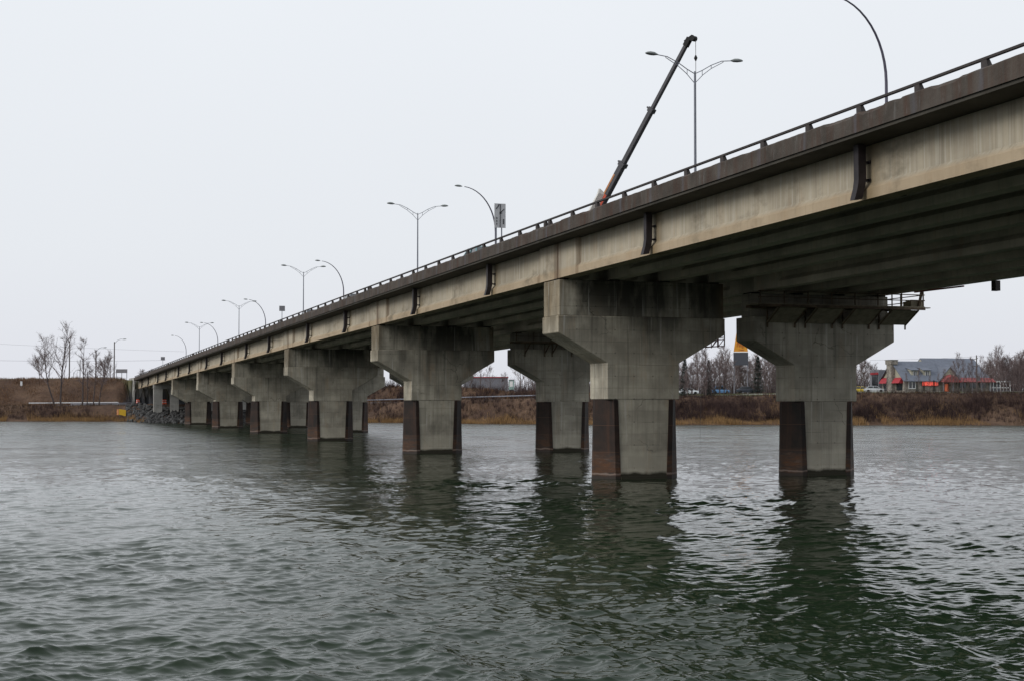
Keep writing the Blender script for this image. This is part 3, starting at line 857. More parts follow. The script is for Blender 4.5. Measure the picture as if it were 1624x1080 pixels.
def terrain_mat():
    t = NT('autumn_bank')
    g = t.n.new('ShaderNodeAttribute'); g.attribute_name = 'zone'; zs = t.xyz(g.outputs['Vector'])
    v = t.co
    n1 = t.noise(v, 0.12, 5); n2 = t.noise(v, 1.2, 5)
    soil = t.mix(t.rng(n1, 0.4, 0.62), (0.066, 0.041, 0.031), (0.125, 0.080, 0.055))
    soil = t.mix(t.math('MULTIPLY', t.rng(n2, 0.5, 0.7), 0.6), soil, (0.04, 0.03, 0.022))
    crest = t.mix(t.rng(t.noise(v, .3, 4), .4, .6), (0.13, 0.115, 0.065), (0.085, 0.09, 0.04))
    c = t.mix(zs[0], soil, crest)
    road = t.mix(n2, (0.085, 0.088, 0.10), (0.13, 0.135, 0.15))
    c = t.mix(zs[1], c, road)
    lawn = t.mix(n2, (0.055, 0.075, 0.025), (0.09, 0.10, 0.04))
    c = t.mix(zs[2], c, lawn)
    t.bump(t.noise(v, 1.5, 6, 0.7), 0.8, 0.3)
    return t.done(c, 0.95, spec=0.1)
def grid_terrain():
    xs = np.concatenate([np.arange(-2500, -400, 150), np.arange(-400, -60, 10), np.arange(-60, 18, 1.3), np.arange(18, 30, 0.35), np.arange(30, 48, 1.2), np.arange(48, 58, 0.35), np.arange(58, 240, 1.3), np.arange(240, 700, 10), np.arange(700, 4000, 200)])
    def dense(y0, y1, st): return np.arange(y0, y1, st)
    nrow = 150
    # rows follow the shore: parameter s metres behind the water's edge
    s = np.concatenate([np.arange(-14, 0, 2), np.arange(0, 36, 0.6), np.arange(36, 90, 1.5), np.arange(90, 300, 15), np.arange(300, 4000, 250)])
    Xg, Sg = np.meshgrid(xs, s)
    Yg = ip(Xg, YW) + Sg
    Z = height(Xg, Yg)
    ys, ye, yc = ip(Xg, YS), ip(Xg, YE), ip(Xg, YC)
    road = ((Yg > ys + 0.8) & (Yg < ye)).astype(float)
    road = np.where(Xg > 100, 0, road)
    crest = np.clip((Yg - (yc - 2.0)) / 2, 0, 1) * np.clip((110 - Xg) / 10, 0, 1)
    lawn = np.clip((Yg - (ye - 2)) / 2, 0, 1) * np.clip((Xg - 128) / 4, 0, 1) * np.clip((215 - Xg) / 4, 0, 1)
    V = np.stack([Xg.ravel(), Yg.ravel(), Z.ravel()], 1)
    a, b = Xg.shape
    idx = np.arange(a * b).reshape(a, b)
    F = np.stack([idx[:-1, :-1].ravel(), idx[:-1, 1:].ravel(), idx[1:, 1:].ravel(), idx[1:, :-1].ravel()], 1)
    o = raw_mesh('ground', V, F, terrain_mat(), smooth=True)
    at = o.data.attributes.new('zone', 'FLOAT_VECTOR', 'POINT')
    at.data.foreach_set('vector', np.stack([crest.ravel(), road.ravel(), lawn.ravel()], 1).astype(np.float32).ravel())
    tag(o, 'brown autumn river bank and embankment', 'river bank', kind='structure')
grid_terrain()

# ------------------------------------------------------------------ river
def spectrum_tile(L, N, lmin, lmax, power, seed, wind, spread):
    rs = np.random.RandomState(seed)
    k1 = np.fft.fftfreq(N, L / N) * 2 * np.pi
    kx, ky = np.meshgrid(k1, k1)
    k = np.hypot(kx, ky); k[0, 0] = 1
    lam = 2 * np.pi / k
    th = np.arctan2(ky, kx) - wind
    amp = k ** (-power) * np.exp(-(lam / lmax) ** 4) * np.exp(-(lmin / lam) ** 2) * (0.25 + np.abs(np.cos(th)) ** spread)
    amp[0, 0] = 0
    H = amp * np.exp(2j * np.pi * rs.rand(N, N)) * rs.rayleigh(1, (N, N))
    h = np.fft.ifft2(H).real
    sc = 1 / h.std()
    dx = np.fft.ifft2(1j * kx / k * H).real * sc      # points drawn towards the crests
    dy = np.fft.ifft2(1j * ky / k * H).real * sc
    return h * sc, dx, dy
def samp(T, L, x, y):
    N = T.shape[0]
    u = (x / L * N) % N; v = (y / L * N) % N
    i = np.floor(u).astype(int); j = np.floor(v).astype(int); fu = u - i; fv = v - j
    i %= N; j %= N; i1 = (i + 1) % N; j1 = (j + 1) % N
    return (T[j, i] * (1 - fu) + T[j, i1] * fu) * (1 - fv) + (T[j1, i] * (1 - fu) + T[j1, i1] * fu) * fv

def water_mat():
    t = NT('river_water')
    v = t.co
    patch = t.noise(t.scale(v, (0.05, 0.09, 1)), 1.0, 4, 0.6, 0.5)
    geo = t.n.new('ShaderNodeNewGeometry')
    w1 = t.noise(t.scale(v, (1.0, 1.35, 1)), 5.0, 5, 0.6, 0.5)
    w2 = t.noise(t.scale(v, (0.6, 1.1, 1)), 0.9, 2.5, 0.5, 0.8)
    h = t.math('ADD', t.math('MULTIPLY', w1, 0.15), w2)
    n = t.n.new('ShaderNodeBump')
    far_ = t.rng(t.xyz()[1], 55, 190, 1.0, 9.0)
    t._in(n.inputs['Strength'], t.math('MULTIPLY', t.rng(patch, 0.35, 0.65, 0.08, 0.2), far_)); n.inputs['Distance'].default_value = 0.24
    t.l.new(h, n.inputs['Height']); t.l.new(n.outputs[0], t.p.inputs['Normal'])
    col = t.mix(t.rng(t.noise(v, 0.03, 3), 0.35, 0.65), (0.009, 0.018, 0.009), (0.015, 0.027, 0.013))
    t.p.inputs['IOR'].default_value = 1.333
    m_ = t.done(col, 0.02, spec=0.28)
    t._in(t.p.inputs['Specular IOR Level'], t.rng(t.xyz()[1], 55, 200, 0.24, 0.95))  # brighter far reflection put in: specular level climbs with distance
    gust = t.noise(t.scale(v, (0.10, 0.22, 1)), 1.0, 6, 0.65, 0.4)
    fine = t.noise(t.scale(v, (0.55, 0.8, 1)), 1.0, 5, 0.7)
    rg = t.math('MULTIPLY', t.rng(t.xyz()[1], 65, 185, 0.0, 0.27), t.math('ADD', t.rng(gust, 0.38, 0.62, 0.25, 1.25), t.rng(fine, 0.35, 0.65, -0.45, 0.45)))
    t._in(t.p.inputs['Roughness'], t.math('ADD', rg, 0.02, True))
    return m_

def build_water():
    th = np.concatenate([np.linspace(-180, -9, 60, endpoint=False), np.linspace(-9, 47, 1450, endpoint=False), np.linspace(47, 180, 46)])
    th = np.radians(th)
    inv = np.linspace(1 / 15.0, 1 / 430.0, 1350)
    r = np.concatenate([[0.8, 2, 4, 6, 8, 10, 12, 13.5], 1 / inv, [520, 700, 1100, 2000, 5000, 12000]])
    T, Rr = np.meshgrid(th, r)
    X = Rr * np.sin(T); Y = Rr * np.cos(T)
    Z = np.zeros_like(X); DX = np.zeros_like(X); DY = np.zeros_like(X)
    dense = np.clip((np.degrees(T) + 9) / 3, 0, 1) * np.clip((47 - np.degrees(T)) / 3, 0, 1) * np.clip((Rr - 12) / 6, 0, 1)
    calm = 0.72 + 0.4 * (vn(X, Y * 1.7, 38, 11) * 1.6 + vn(X, Y, 13, 12))
    calm = np.clip(calm, 0.25, 1.3)
    for (L, lmin, lmax, pw, amp, seed, fade, ch) in ((71.0, 1.3, 4.2, 2.1, 0.034, 4, 130, 1.15), (19.0, 0.22, 1.5, 2.1, 0.026, 8, 90, 1.1), (6.1, 0.08, 0.5, 2.1, 0.0062, 15, 50, 1.0)):
        h, dx, dy = spectrum_tile(L, 512, lmin, lmax, pw, seed, R(62), 2)
        ca, sa = math.cos(0.5 + seed), math.sin(0.5 + seed)
        xr, yr = X * ca - Y * sa, X * sa + Y * ca
        fd = np.exp(-(Rr / fade) ** 2) * dense * calm * amp
        Z += samp(h, L, xr, yr) * fd
        ddx, ddy = samp(dx, L, xr, yr) * fd * ch, samp(dy, L, xr, yr) * fd * ch
        DX += ddx * ca + ddy * sa; DY += -ddx * sa + ddy * ca
    V = np.stack([(X + DX).ravel(), (Y + DY).ravel(), Z.ravel()], 1)
    a, b = X.shape
    idx = np.arange(a * b).reshape(a, b)
    F = np.stack([idx[:-1, :-1].ravel(), idx[1:, :-1].ravel(), idx[1:, 1:].ravel(), idx[:-1, 1:].ravel()], 1)[:, ::-1]
    me = bpy.data.meshes.new('river_water')
    V = V.astype(np.float32); F = np.ascontiguousarray(F, dtype=np.int32)
    me.vertices.add(len(V)); me.vertices.foreach_set('co', V.ravel())
    me.loops.add(F.size); me.loops.foreach_set('vertex_index', F.ravel())
    me.polygons.add(len(F)); me.polygons.foreach_set('loop_start', np.arange(len(F), dtype=np.int32) * 4)
    me.polygons.foreach_set('use_smooth', np.ones(len(F), dtype=bool))
    me.update(calc_edges=True)
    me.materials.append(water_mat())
    o = bpy.data.objects.new('river_water', me); COL.objects.link(o)
    tag(o, 'dark green choppy river water', 'water', kind='structure')
build_water()

# ------------------------------------------------------------------ ground cover (nobody could count it)
def cover_mat(name, cols):
    t = NT(name)
    g = t.n.new('ShaderNodeAttribute'); g.attribute_name = 'tone'
    c = t.mix(g.outputs['Fac'], cols[0], cols[1])
    return t.done(c, 0.9, spec=0.1)
def blades(name, label, n, region, hgt, wid, lean, cols, seed, fan=1, cat='grass'):
    """many thin upright triangles; region(rs, n) gives x, y and a size factor"""
    rs = np.random.RandomState(seed)
    x, y, sz = region(rs, n)
    n = len(x)
    x = np.repeat(x, fan); y = np.repeat(y, fan); sz = np.repeat(sz, fan); N = n * fan
    z = height(x, y) - 0.05
    ang = rs.uniform(0, 2 * np.pi, N); ln = rs.normal(0, lean, (N, 2))
    h = rs.uniform(*hgt, N) * sz; w = wid * rs.uniform(0.6, 1.4, N) * np.maximum(sz, 0.6)
    ox = rs.normal(0, 0.12, N) * (fan > 1); oy = rs.normal(0, 0.12, N) * (fan > 1)
    x0 = x + ox; y0 = y + oy
    V = np.empty((N, 3, 3))
    V[:, 0] = np.stack([x0 - np.cos(ang) * w, y0 - np.sin(ang) * w, z], 1)
    V[:, 1] = np.stack([x0 + np.cos(ang) * w, y0 + np.sin(ang) * w, z], 1)
    V[:, 2] = np.stack([x0 + ln[:, 0] * h, y0 + ln[:, 1] * h, z + h], 1)
    F = np.arange(N * 3).reshape(N, 3)
    o = raw_mesh(name, V.reshape(-1, 3), F, cover_mat(name, cols))
    at = o.data.attributes.new('tone', 'FLOAT', 'POINT')
    tone = np.clip(rs.normal(0.5, 0.25, N) + 0.5 * vn(x, y, 12, seed), 0, 1)
    at.data.foreach_set('value', np.repeat(tone, 3).astype(np.float32))
    tag(o, label, cat, kind='stuff')
    return o
def reg_reeds(rs, n):
    x = rs.uniform(-70, 250, n); s = rs.gamma(2.0, 0.9, n) * (1 + 0.9 * vn(x, x, 22, 2)) * np.where(x > 110, 1.5, 1)
    y = ip(x, YW) + 0.1 + np.abs(s)
    k = ~((x > 24.5) & (x < 62)); k &= vn(x, y * 0.3, 17, 6) > -0.32
    return x[k], y[k], np.clip(0.75 + 0.7 * vn(x[k], y[k], 9, 7), 0.35, 1.4)
blades('reeds', 'tan dry reeds along the water edge of the far bank', 75000, reg_reeds, (0.5, 1.35), 0.03, 0.16, ((0.17, 0.10, 0.045), (0.38, 0.24, 0.11)), 21, cat='reeds')
def reg_brush(rs, n):
    x = rs.uniform(-90, 260, n); u = rs.uniform(0, 1, n)
    yw, ys, yc = ip(x, YW), ip(x, YS), ip(x, YC)
    left = x < 60
    y = np.where(left, yw + 2.2 + u * (ys - yw - 3.5), np.where(x > 108, yw + 2.5 + u * (ys - yw - 1.5), yw + 2 + u * (yc - yw)))
    k = ~((x > 22) & (x < 60))
    k &= ~((x > 60) & (x < 108) & (y > ip(x, YS) - 0.3) & (y < ip(x, YE) + 0.3))
    dens = vn(x, y, 24, 31) + 0.55 * np.where(left, np.clip((-x) / 20, -0.6, 0.5), 0.35)
    k &= dens > rs.uniform(-0.45, 0.15, n)
    sz = np.clip(1.0 + 1.1 * vn(x, y, 14, 33), 0.4, 1.9) * np.where(left, 0.7, 1.0) * np.where((x > 108) & (u > 0.55), 0.45, 1.0)
    return x[k], y[k], sz[k]
blades('brush', 'dark leafless brush covering the slope of the far bank', 15000, reg_brush, (0.9, 2.0), 0.022, 0.34, ((0.024, 0.017, 0.018), (0.078, 0.050, 0.045)), 22, fan=14, cat='brush')
def reg_hill(rs, n):
    x = rs.uniform(-90, 110, n); u = rs.uniform(0, 1, n)
    y = ip(x, YE) + 0.8 + u * (ip(x, YC) - ip(x, YE) + 1)
    k = ~((x > 24.5) & (x < 51)); return x[k], y[k], np.clip(0.8 + 0.8 * vn(x[k], y[k], 10, 9), 0.3, 1.6)
blades('hill_grass', 'rust brown dry grass on the embankment behind the river road', 60000, reg_hill, (0.25, 0.8), 0.05, 0.3, ((0.085, 0.045, 0.030), (0.22, 0.135, 0.080)), 23, cat='grass')
def reg_bank(rs, n):
    x = rs.uniform(-70, 250, n); u = rs.uniform(0, 1, n); yw, ys = ip(x, YW), ip(x, YS)
    y = yw + 0.8 + u * (ys - yw + 3 * (x > 110)); k = ~((x > 24.5) & (x < 54)) & (vn(x, y, 15, 41) > -0.1); return x[k], y[k], np.ones(k.sum())
blades('bank_grass', 'brown dry grass between the brush on the bank', 40000, reg_bank, (0.3, 0.8), 0.04, 0.3, ((0.045, 0.030, 0.02), (0.115, 0.070, 0.035)), 24, cat='grass')

def reg_wood(rs, n):
    x = rs.uniform(112, 420, n); y = ip(x, YC) + rs.uniform(45, 120, n)
    return x, y, np.clip(0.85 + 0.5 * vn(x, y, 30, 51), 0.5, 1.3)
blades('distant_wood', 'hazy purple brown wood far behind the restaurant', 5200, reg_wood, (2.5, 6.5), 0.05, 0.16, ((0.055, 0.042, 0.044), (0.12, 0.095, 0.095)), 25, fan=10, cat='wood')

# rocks at the bridge foot
def rocks():
    rs = random.Random(5); m = MB(); fs_all = []
    ico = [(0,0,1),(0.89,0,0.45),(0.28,0.85,0.45),(-0.72,0.53,0.45),(-0.72,-0.53,0.45),(0.28,-0.85,0.45),(0.72,0.53,-0.45),(-0.28,0.85,-0.45),(-0.89,0,-0.45),(-0.28,-0.85,-0.45),(0.72,-0.53,-0.45),(0,0,-1)]
    fc = [(0,1,2),(0,2,3),(0,3,4),(0,4,5),(0,5,1),(1,6,2),(2,7,3),(3,8,4),(4,9,5),(5,10,1),(6,7,2),(7,8,3),(8,9,4),(9,10,5),(10,6,1),(11,7,6),(11,8,7),(11,9,8),(11,10,9),(11,6,10)]
    for i in range(2300):
        x = rs.uniform(22.6, 58); y = float(ip(x, YW)) + rs.uniform(-1.2, 34)
        if y > float(ip(x, YS)) - 4: continue
        s = rs.uniform(0.28, 0.62); z = ground_z(x, y) + s * 0.25
        rot = Matrix.Rotation(rs.uniform(0, 6), 3, 'Z') @ Matrix.Rotation(rs.uniform(0, 6), 3, 'X')
        sc = (s * rs.uniform(.7, 1.2), s * rs.uniform(.7, 1.2), s * rs.uniform(.5, .9))
        m.add([tuple(rot @ Vector((p[0] * sc[0] * rs.uniform(.8, 1.2), p[1] * sc[1] * rs.uniform(.8, 1.2), p[2] * sc[2])) + Vector((x, y, z))) for p in ico], fc)
    t = NT('grey_rock'); v = t.co
    c = t.mix(t.rng(t.noise(v, 1.1, 3), .35, .65), (0.014, 0.014, 0.014), (0.075, 0.075, 0.074)); t.bump(t.noise(v, 6, 4), .5, .05)
    o = m.build('riprap_rocks', t.done(c, .85)); tag(o, 'grey broken rocks piled at the foot of the bridge', 'rocks', kind='stuff')
rocks()

# ------------------------------------------------------------------ trees
M['bark'] = plain('bare_tree_bark', (0.11, 0.085, 0.08), 0.9, var=0.35)
M['twig'] = plain('bare_twigs', (0.15, 0.112, 0.108), 0.9, var=0.3)
M['bark_dark'] = plain('dark_wet_bark', (0.075, 0.06, 0.058), 0.9, var=0.3)
M['needle'] = plain('evergreen_needles', (0.020, 0.033, 0.026), 0.9, var=0.5, scale=2)
def bare_tree_mesh(seed, H=12.0, spread=0.42, start=0.25, n1=14, lean=(0, 0), fork=False):
    rs = random.Random(seed)
    trunk, crown = MB(), MB()
    def seg_path(p, d, L, k, wob, lift):
        pts = [p.copy()]; dd = d.copy()
        for i in range(k):
            dd = (dd + Vector((rs.gauss(0, wob), rs.gauss(0, wob), rs.gauss(0, wob) + lift))).normalized()
            pts.append(pts[-1] + dd * (L / k))
        return pts
    def flat_tube(m, pts, r0, r1, n=3):
        k = len(pts) - 1
        m.tube(pts, [r0 + (r1 - r0) * i / k for i in range(k + 1)], n, cap=False)
    stems = [(Vector((0, 0, -0.3)), Vector((lean[0], lean[1], 1)).normalized(), H, 0.0125 * H)]
    if fork:
        stems = [(Vector((0, 0, -0.3)), Vector((-0.22, .05, 1)).normalized(), H * 0.95, 0.013 * H), (Vector((0.1, 0, -0.3)), Vector((0.2, -.05, 1)).normalized(), H, 0.013 * H)]
    for p, d, L, r in stems:
        pts = seg_path(p, d, L, 9, 0.055, 0.05)
        flat_tube(trunk, pts, r, r * 0.12, 7)
        for i in range(n1):
            t = start + (0.97 - start) * (i + rs.random()) / n1
            q = t * 9; a = int(q); pos = pts[a].lerp(pts[min(a + 1, 9)], q - a)
            ang = rs.uniform(0, 2 * math.pi)
            bl = L * spread * (1.15 - t) * rs.uniform(0.7, 1.2) + 0.5
            dd = Vector((math.cos(ang), math.sin(ang), rs.uniform(0.7, 1.5))).normalized()
            bp = seg_path(pos, dd, bl, 5, 0.13, 0.10)
            flat_tube(crown, bp, r * (1.05 - t) * 0.55 + 0.02, 0.014)
            for j in range(7):
                tt = rs.uniform(0.2, 1.0); q2 = tt * 5; b = min(int(q2), 4); ps = bp[b].lerp(bp[b + 1], q2 - b)
                d2 = (bp[b + 1] - bp[b]).normalized() + Vector((rs.gauss(0, .55), rs.gauss(0, .55), rs.gauss(0.15, .4)))
                sp = seg_path(ps, d2.normalized(), bl * rs.uniform(0.25, 0.5), 3, 0.16, 0.08)
                flat_tube(crown, sp, 0.026, 0.011)
                for _ in range(5):
                    tt = rs.uniform(0.2, 1.0); q3 = tt * 3; c = min(int(q3), 2); pt = sp[c].lerp(sp[c + 1], q3 - c)
                    d3 = (sp[c + 1] - sp[c]).normalized() + Vector((rs.gauss(0, .6), rs.gauss(0, .6), rs.gauss(0.2, .5)))
                    tp = seg_path(pt, d3.normalized(), rs.uniform(0.35, 0.9), 2, 0.15, 0.05)
                    flat_tube(crown, tp, 0.014, 0.007)
    return trunk, crown
def make_tree(name, seed, tm='bark', cm='twig', **kw):
    tr, cr2 = bare_tree_mesh(seed, **kw)
    root = empty(name, (0, 0, 0))
    tr.build('trunk', M[tm], root, smooth=True); cr2.build('crown', M[cm], root)
    return root
def conifer(seed, H=8.0, Rb=2.0):
    rs = random.Random(seed); root = empty('evergreen_tree', (0, 0, 0))
    m = MB(); m.tube([(0, 0, -.3), (0, 0, H * .97)], [.16, .02], 7); m.build('trunk', M['bark_dark'], root)
    m = MB()
    for i in range(2600):
        t = rs.random() ** 1.25; z = 0.5 + t * (H - 0.5); rad = Rb * (1 - t) ** 0.85 * (0.75 + 0.25 * math.sin(z * 7 + rs.random())) + 0.05
        a = rs.uniform(0, 2 * math.pi); q = rad * rs.uniform(0.25, 1.0); c = Vector((math.cos(a) * q, math.sin(a) * q, z - q * 0.25))
        o_ = Vector((math.cos(a), math.sin(a), -0.25)) * rs.uniform(.18, .42); s_ = Vector((-math.sin(a), math.cos(a), rs.uniform(-.5, .5))) * rs.uniform(.05, .12)
        m.add([c - s_, c + s_, c + o_], [(0, 1, 2)])
    m.build('crown', M['needle'], root); return root
def atx(px, Y):                       # ground position under a compass bearing, at distance Y along the bridge axis
    b = HEAD + math.atan((px - 812) / F_PX)
    return Y * math.tan(b)
def place(o, px, Y, s, rz, dz=0.0, sx=None):
    x = atx(px, Y); o.location = (x, Y, ground_z(x, Y) + dz); o.rotation_euler = (0, 0, rz); o.scale = (sx or s, sx or s, s)
    return o

# left bank: individual trees
t1 = make_tree('bare_tree', 101, H=17.0, spread=0.46, start=0.3, n1=18, lean=(-0.34, 0), tm='bark_dark')
place(t1, 88, 345, 0.93, 0.0); tag(t1, 'tall bare tree leaning left on the left river bank', 'tree')
t2 = make_tree('bare_tree', 102, H=18.5, spread=0.50, start=0.25, n1=24, lean=(-0.06, 0), tm='bark_dark')
place(t2, 97, 345, 0.97, 0.4); tag(t2, 'tallest bare tree with the widest crown on the left river bank', 'tree')
t3 = make_tree('bare_tree', 103, H=16.0, spread=0.22, start=0.3, n1=16, lean=(0.03, 0), tm='bark_dark')
place(t3, 131, 343, 0.97, 1.0); tag(t3, 'narrow upright bare tree right of the tallest tree on the left bank', 'tree')
t4 = make_tree('bare_tree', 104, H=11.0, spread=0.25, start=0.3, n1=12, lean=(-0.05, 0), tm='bark_dark')
place(t4, 139, 343, 0.9, 2.0); tag(t4, 'short slim bare tree in the middle of the left bank group', 'tree')
t5 = make_tree('bare_tree', 105, H=12.5, spread=0.26, start=0.3, n1=13, tm='bark_dark')
place(t5, 149, 342, 0.97, 3.0); tag(t5, 'medium slim bare tree in front of a street light pole on the left bank', 'tree')
t6 = make_tree('bare_tree', 106, H=12.5, spread=0.34, start=0.25, n1=15, lean=(0.14, 0), tm='bark_dark')
place(t6, 157, 342, 0.97, 0.2); tag(t6, 'bare tree leaning right, last of the left bank group', 'tree')
sh = make_tree('bare_tree', 107, H=6.5, spread=0.55, start=0.12, n1=16, fork=True)
place(sh, 167, 368, 1.0, 0.0); tag(sh, 'bushy low bare tree on the embankment beside the highway sign', 'tree')
for px, Y, s, lab in ((64, 384, 0.95, 'faint bare bush on the skyline at the far left'), (226, 400, 0.5, 'bare bushy tree behind the left end of the bridge'), (244, 430, 0.6, 'bare tree top showing above the bridge parapet at the left')):
    o = copy_tree(sh); place(o, px, Y, s, px * 0.3); tag(o, lab, 'tree')

protos = [make_tree('bare_tree', 200 + i, H=h, spread=sp, start=st, n1=n, fork=fk) for i, (h, sp, st, n, fk) in enumerate(
    [(8.0, 0.42, 0.15, 13, False), (9.0, 0.30, 0.2, 14, False), (7.5, 0.5, 0.12, 10, True), (8.5, 0.36, 0.12, 15, False), (7.0, 0.48, 0.1, 13, False)])]
used = set()
def put(i, px, Y, s, lab, group, rz, sx=None):
    p = protos[i]
    o = p if i not in used else copy_tree(p)
    used.add(i)
    place(o, px, Y, s, rz, sx=sx); tag(o, lab, 'tree', group)
rt = random.Random(77)
# seen through the gap right of pier two
for px, Y, s in ((745, 300, 0.62), (762, 296, .7), (778, 292, 0.66), (800, 318, 0.7), (826, 296, 0.95), (838, 293, 0.8), (848, 300, .85), (866, 300, .8)):
    put(rt.randrange(5), px, Y, s, 'bare tree on the brown bank seen between the second and third concrete piers', 'bare trees seen between two bridge piers', rt.uniform(0, 6))
# between the two large piers
for k in range(48):
    px = 1072 + k * 3.5 + rt.uniform(-3, 3); Y = rt.choice([261, 266, 275, 290, 305]) + rt.uniform(-2, 2)
    if abs(px - 1176) < 17: Y = max(Y, 296)
    put(rt.randrange(5), px, Y, rt.uniform(0.72, 1.12), 'bare purple brown tree in the row between the two largest piers', 'bare trees between the two largest piers', rt.uniform(0, 6))
# left of the restaurant
for k in range(10):
    px = 1352 + k * 4.2 + rt.uniform(-2, 2); Y = rt.choice([275, 290, 310])
    put(rt.randrange(5), px, Y, rt.uniform(0.7, 1.0), 'bare tree left of the restaurant beside the right pier', 'bare trees left of the restaurant', rt.uniform(0, 6))
# thin trees in front of the restaurant
for px, s in ((1407, .42), (1437, .5), (1457, .62), (1474, .45), (1497, .6), (1488, .5), (1509, .7), (1514, .8), (1541, .9), (1556, .95), (1561, .8), (1572, 1.0), (1519, 1.0), (1527, .85), (1536, .75), (1549, .7), (1566, .8), (1580, 1.12)):
    put(1, px, 243 + rt.uniform(-3, 3) - (px - 1500) * 0.04, s * 0.85, 'thin bare sapling standing on the bank in front of the restaurant', 'saplings in front of the restaurant', rt.uniform(0, 6), sx=s * 0.6)
# grove at the right edge
for k in range(52):
    px = (1585 + (k % 14) * 6 if k < 14 else 1562 + (k % 26) * 3.4) + rt.uniform(-3, 3); Y = (233 if k < 14 else rt.choice([268, 275, 283, 292])) + rt.uniform(-3, 3)
    put(rt.randrange(5), px, Y, rt.uniform(0.75, 1.05), 'bare tree in the dense brown grove right of the restaurant', 'bare grove right of the restaurant', rt.uniform(0, 6))
cf = conifer(9)
for i, (px, Y, s, lab) in enumerate(((1124, 262, 0.92, 'pointed dark evergreen between the two largest piers, left of the orange sign'), (1202, 264, 0.95, 'dark evergreen right of the billboard legs'), (1086, 263, .95, 'evergreen beside the right edge of the nearest pier'),
                                     (1454, 246, 0.26, 'small dark shrub in front of the restaurant wall, left one'), (1465, 246, 0.27, 'small dark shrub under the red lit sign'), (1481, 246, 0.3, 'small pointed shrub at the right end of the red lit sign'),
                                     (1504, 246, .25, 'small dark shrub at the restaurant entrance'))):
    o = cf if i == 0 else copy_tree(cf)
    place(o, px, Y, s, i * 1.3); tag(o, lab, 'evergreen' if s > .5 else 'shrub')

# ------------------------------------------------------------------ restaurant on the right bank
def zpx(px, py, Y):                   # height seen at photo row py, at distance Y
    th = math.atan((px - 812) / F_PX); b = HEAD + th
    depth = Y / math.cos(b) * math.cos(th)
    return CAMZ + (638 - py) / F_PX * depth
M['shingle'] = plain('slate_blue_shingles', (0.125, 0.14, 0.175), 0.85, var=0.12, scale=1.5)
M['siding'] = plain('beige_siding', (0.36, 0.34, 0.27), 0.8, var=0.06)
M['red'] = plain('red_canvas_awning', (0.34, 0.03, 0.04), 0.7, var=0.15)
M['redroof'] = plain('dull_red_awning_roof', (0.24, 0.055, 0.055), 0.7, var=0.35, scale=1.2)
M['annex'] = plain('grey_annex_cladding', (0.19, 0.19, 0.215), 0.7, var=0.1)
def stone_mat():
    t = NT('field_stone'); v = t.co
    vo = t.n.new('ShaderNodeTexVoronoi'); vo.inputs['Scale'].default_value = 3.2; t.l.new(v, vo.inputs['Vector'])
    x = t.xyz(vo.outputs['Color'])
    c = t.mix(x[0], (0.14, 0.125, 0.11), (0.30, 0.27, 0.24))
    return t.done(c, 0.9)
M['stone'] = stone_mat()
def emit_mat(name, col, st):
    t = NT(name); t.p.inputs['Emission Color'].default_value = (*col, 1); t.p.inputs['Emission Strength'].default_value = st
    return t.done(col, 0.5)
M['neon'] = emit_mat('lit_red_sign_tubes', (1.0, 0.13, 0.09), 0.55)
M['warm'] = emit_mat('warm_lit_entrance', (0.9, 0.2, 0.09), 0.15)
RY = 264.0
RX = atx(1434, RY)
RZ = zpx(1434, 620, RY)
rb = empty('restaurant', (RX, RY, RZ), -(HEAD + math.atan((1434 - 812) / F_PX)) + R(30))
tag(rb, 'stone and beige restaurant with slate roof, chimney and red awnings', 'restaurant')
def hz(py): return (620 - py) / 7.47
ev, r1, r2 = hz(602), hz(573), hz(567.5)
m = MB(); m.box(0, 9, 0, 9.4, -1.5, ev); m.box(8.2, 20.3, 0.05, 13, -1.5, ev + 0.02); m.build('wall', M['stone'], rb)
m = MB(); m.extrude([(0, 0.0, ev + .01), (0, 9.4, ev + .01), (0, 4.7, r1 - 0.15)], (0.3, 0, 0)); m.extrude([(20.0, 0.1, ev + .03), (20.0, 12.9, ev + .03), (20.0, 6.5, r2 - .2)], (0.3, 0, 0)); m.build('gable_siding', M['siding'], rb)
rf = MB()
def slope(m, x0, x1, ya, za, yb, zb, t=0.18):
    m.loft([[(x0, ya, za), (x1, ya, za), (x1, ya, za + t), (x0, ya, za + t)], [(x0, yb, zb), (x1, yb, zb), (x1, yb, zb + t), (x0, yb, zb + t)]])
slope(rf, -0.5, 9.5, -0.6, ev - 0.35, 4.7, r1); slope(rf, -0.5, 9.5, 10.0, ev - 0.35, 4.7, r1)
rf.build('roof', M['shingle'], rb)
rf = MB(); slope(rf, 7.6, 20.7, -0.62, ev - 0.30, 6.5, r2, .2); slope(rf, 7.6, 20.7, 13.6, ev - 0.30, 6.5, r2, .2)
rfo = rf.build('roof', M['shingle'], rb)
m = MB(); m.extrude([(7.62, 2.5, r1 - 1.6), (7.62, 10.5, r1 - 1.6), (7.62, 6.5, r2 - 0.05)], (0.25, 0, 0)); m.build('gable_siding', M['siding'], rb)
m = MB(); m.box(-0.95, 0.25, 3.7, 5.7, -1.5, hz(577)); m.box(-1.1, 0.5, 3.45, 5.95, hz(577), hz(570.5)); m.box(-1.2, 0.6, 3.35, 6.05, hz(570.5), hz(569.5)); m.build('chimney', M['stone'], rb)
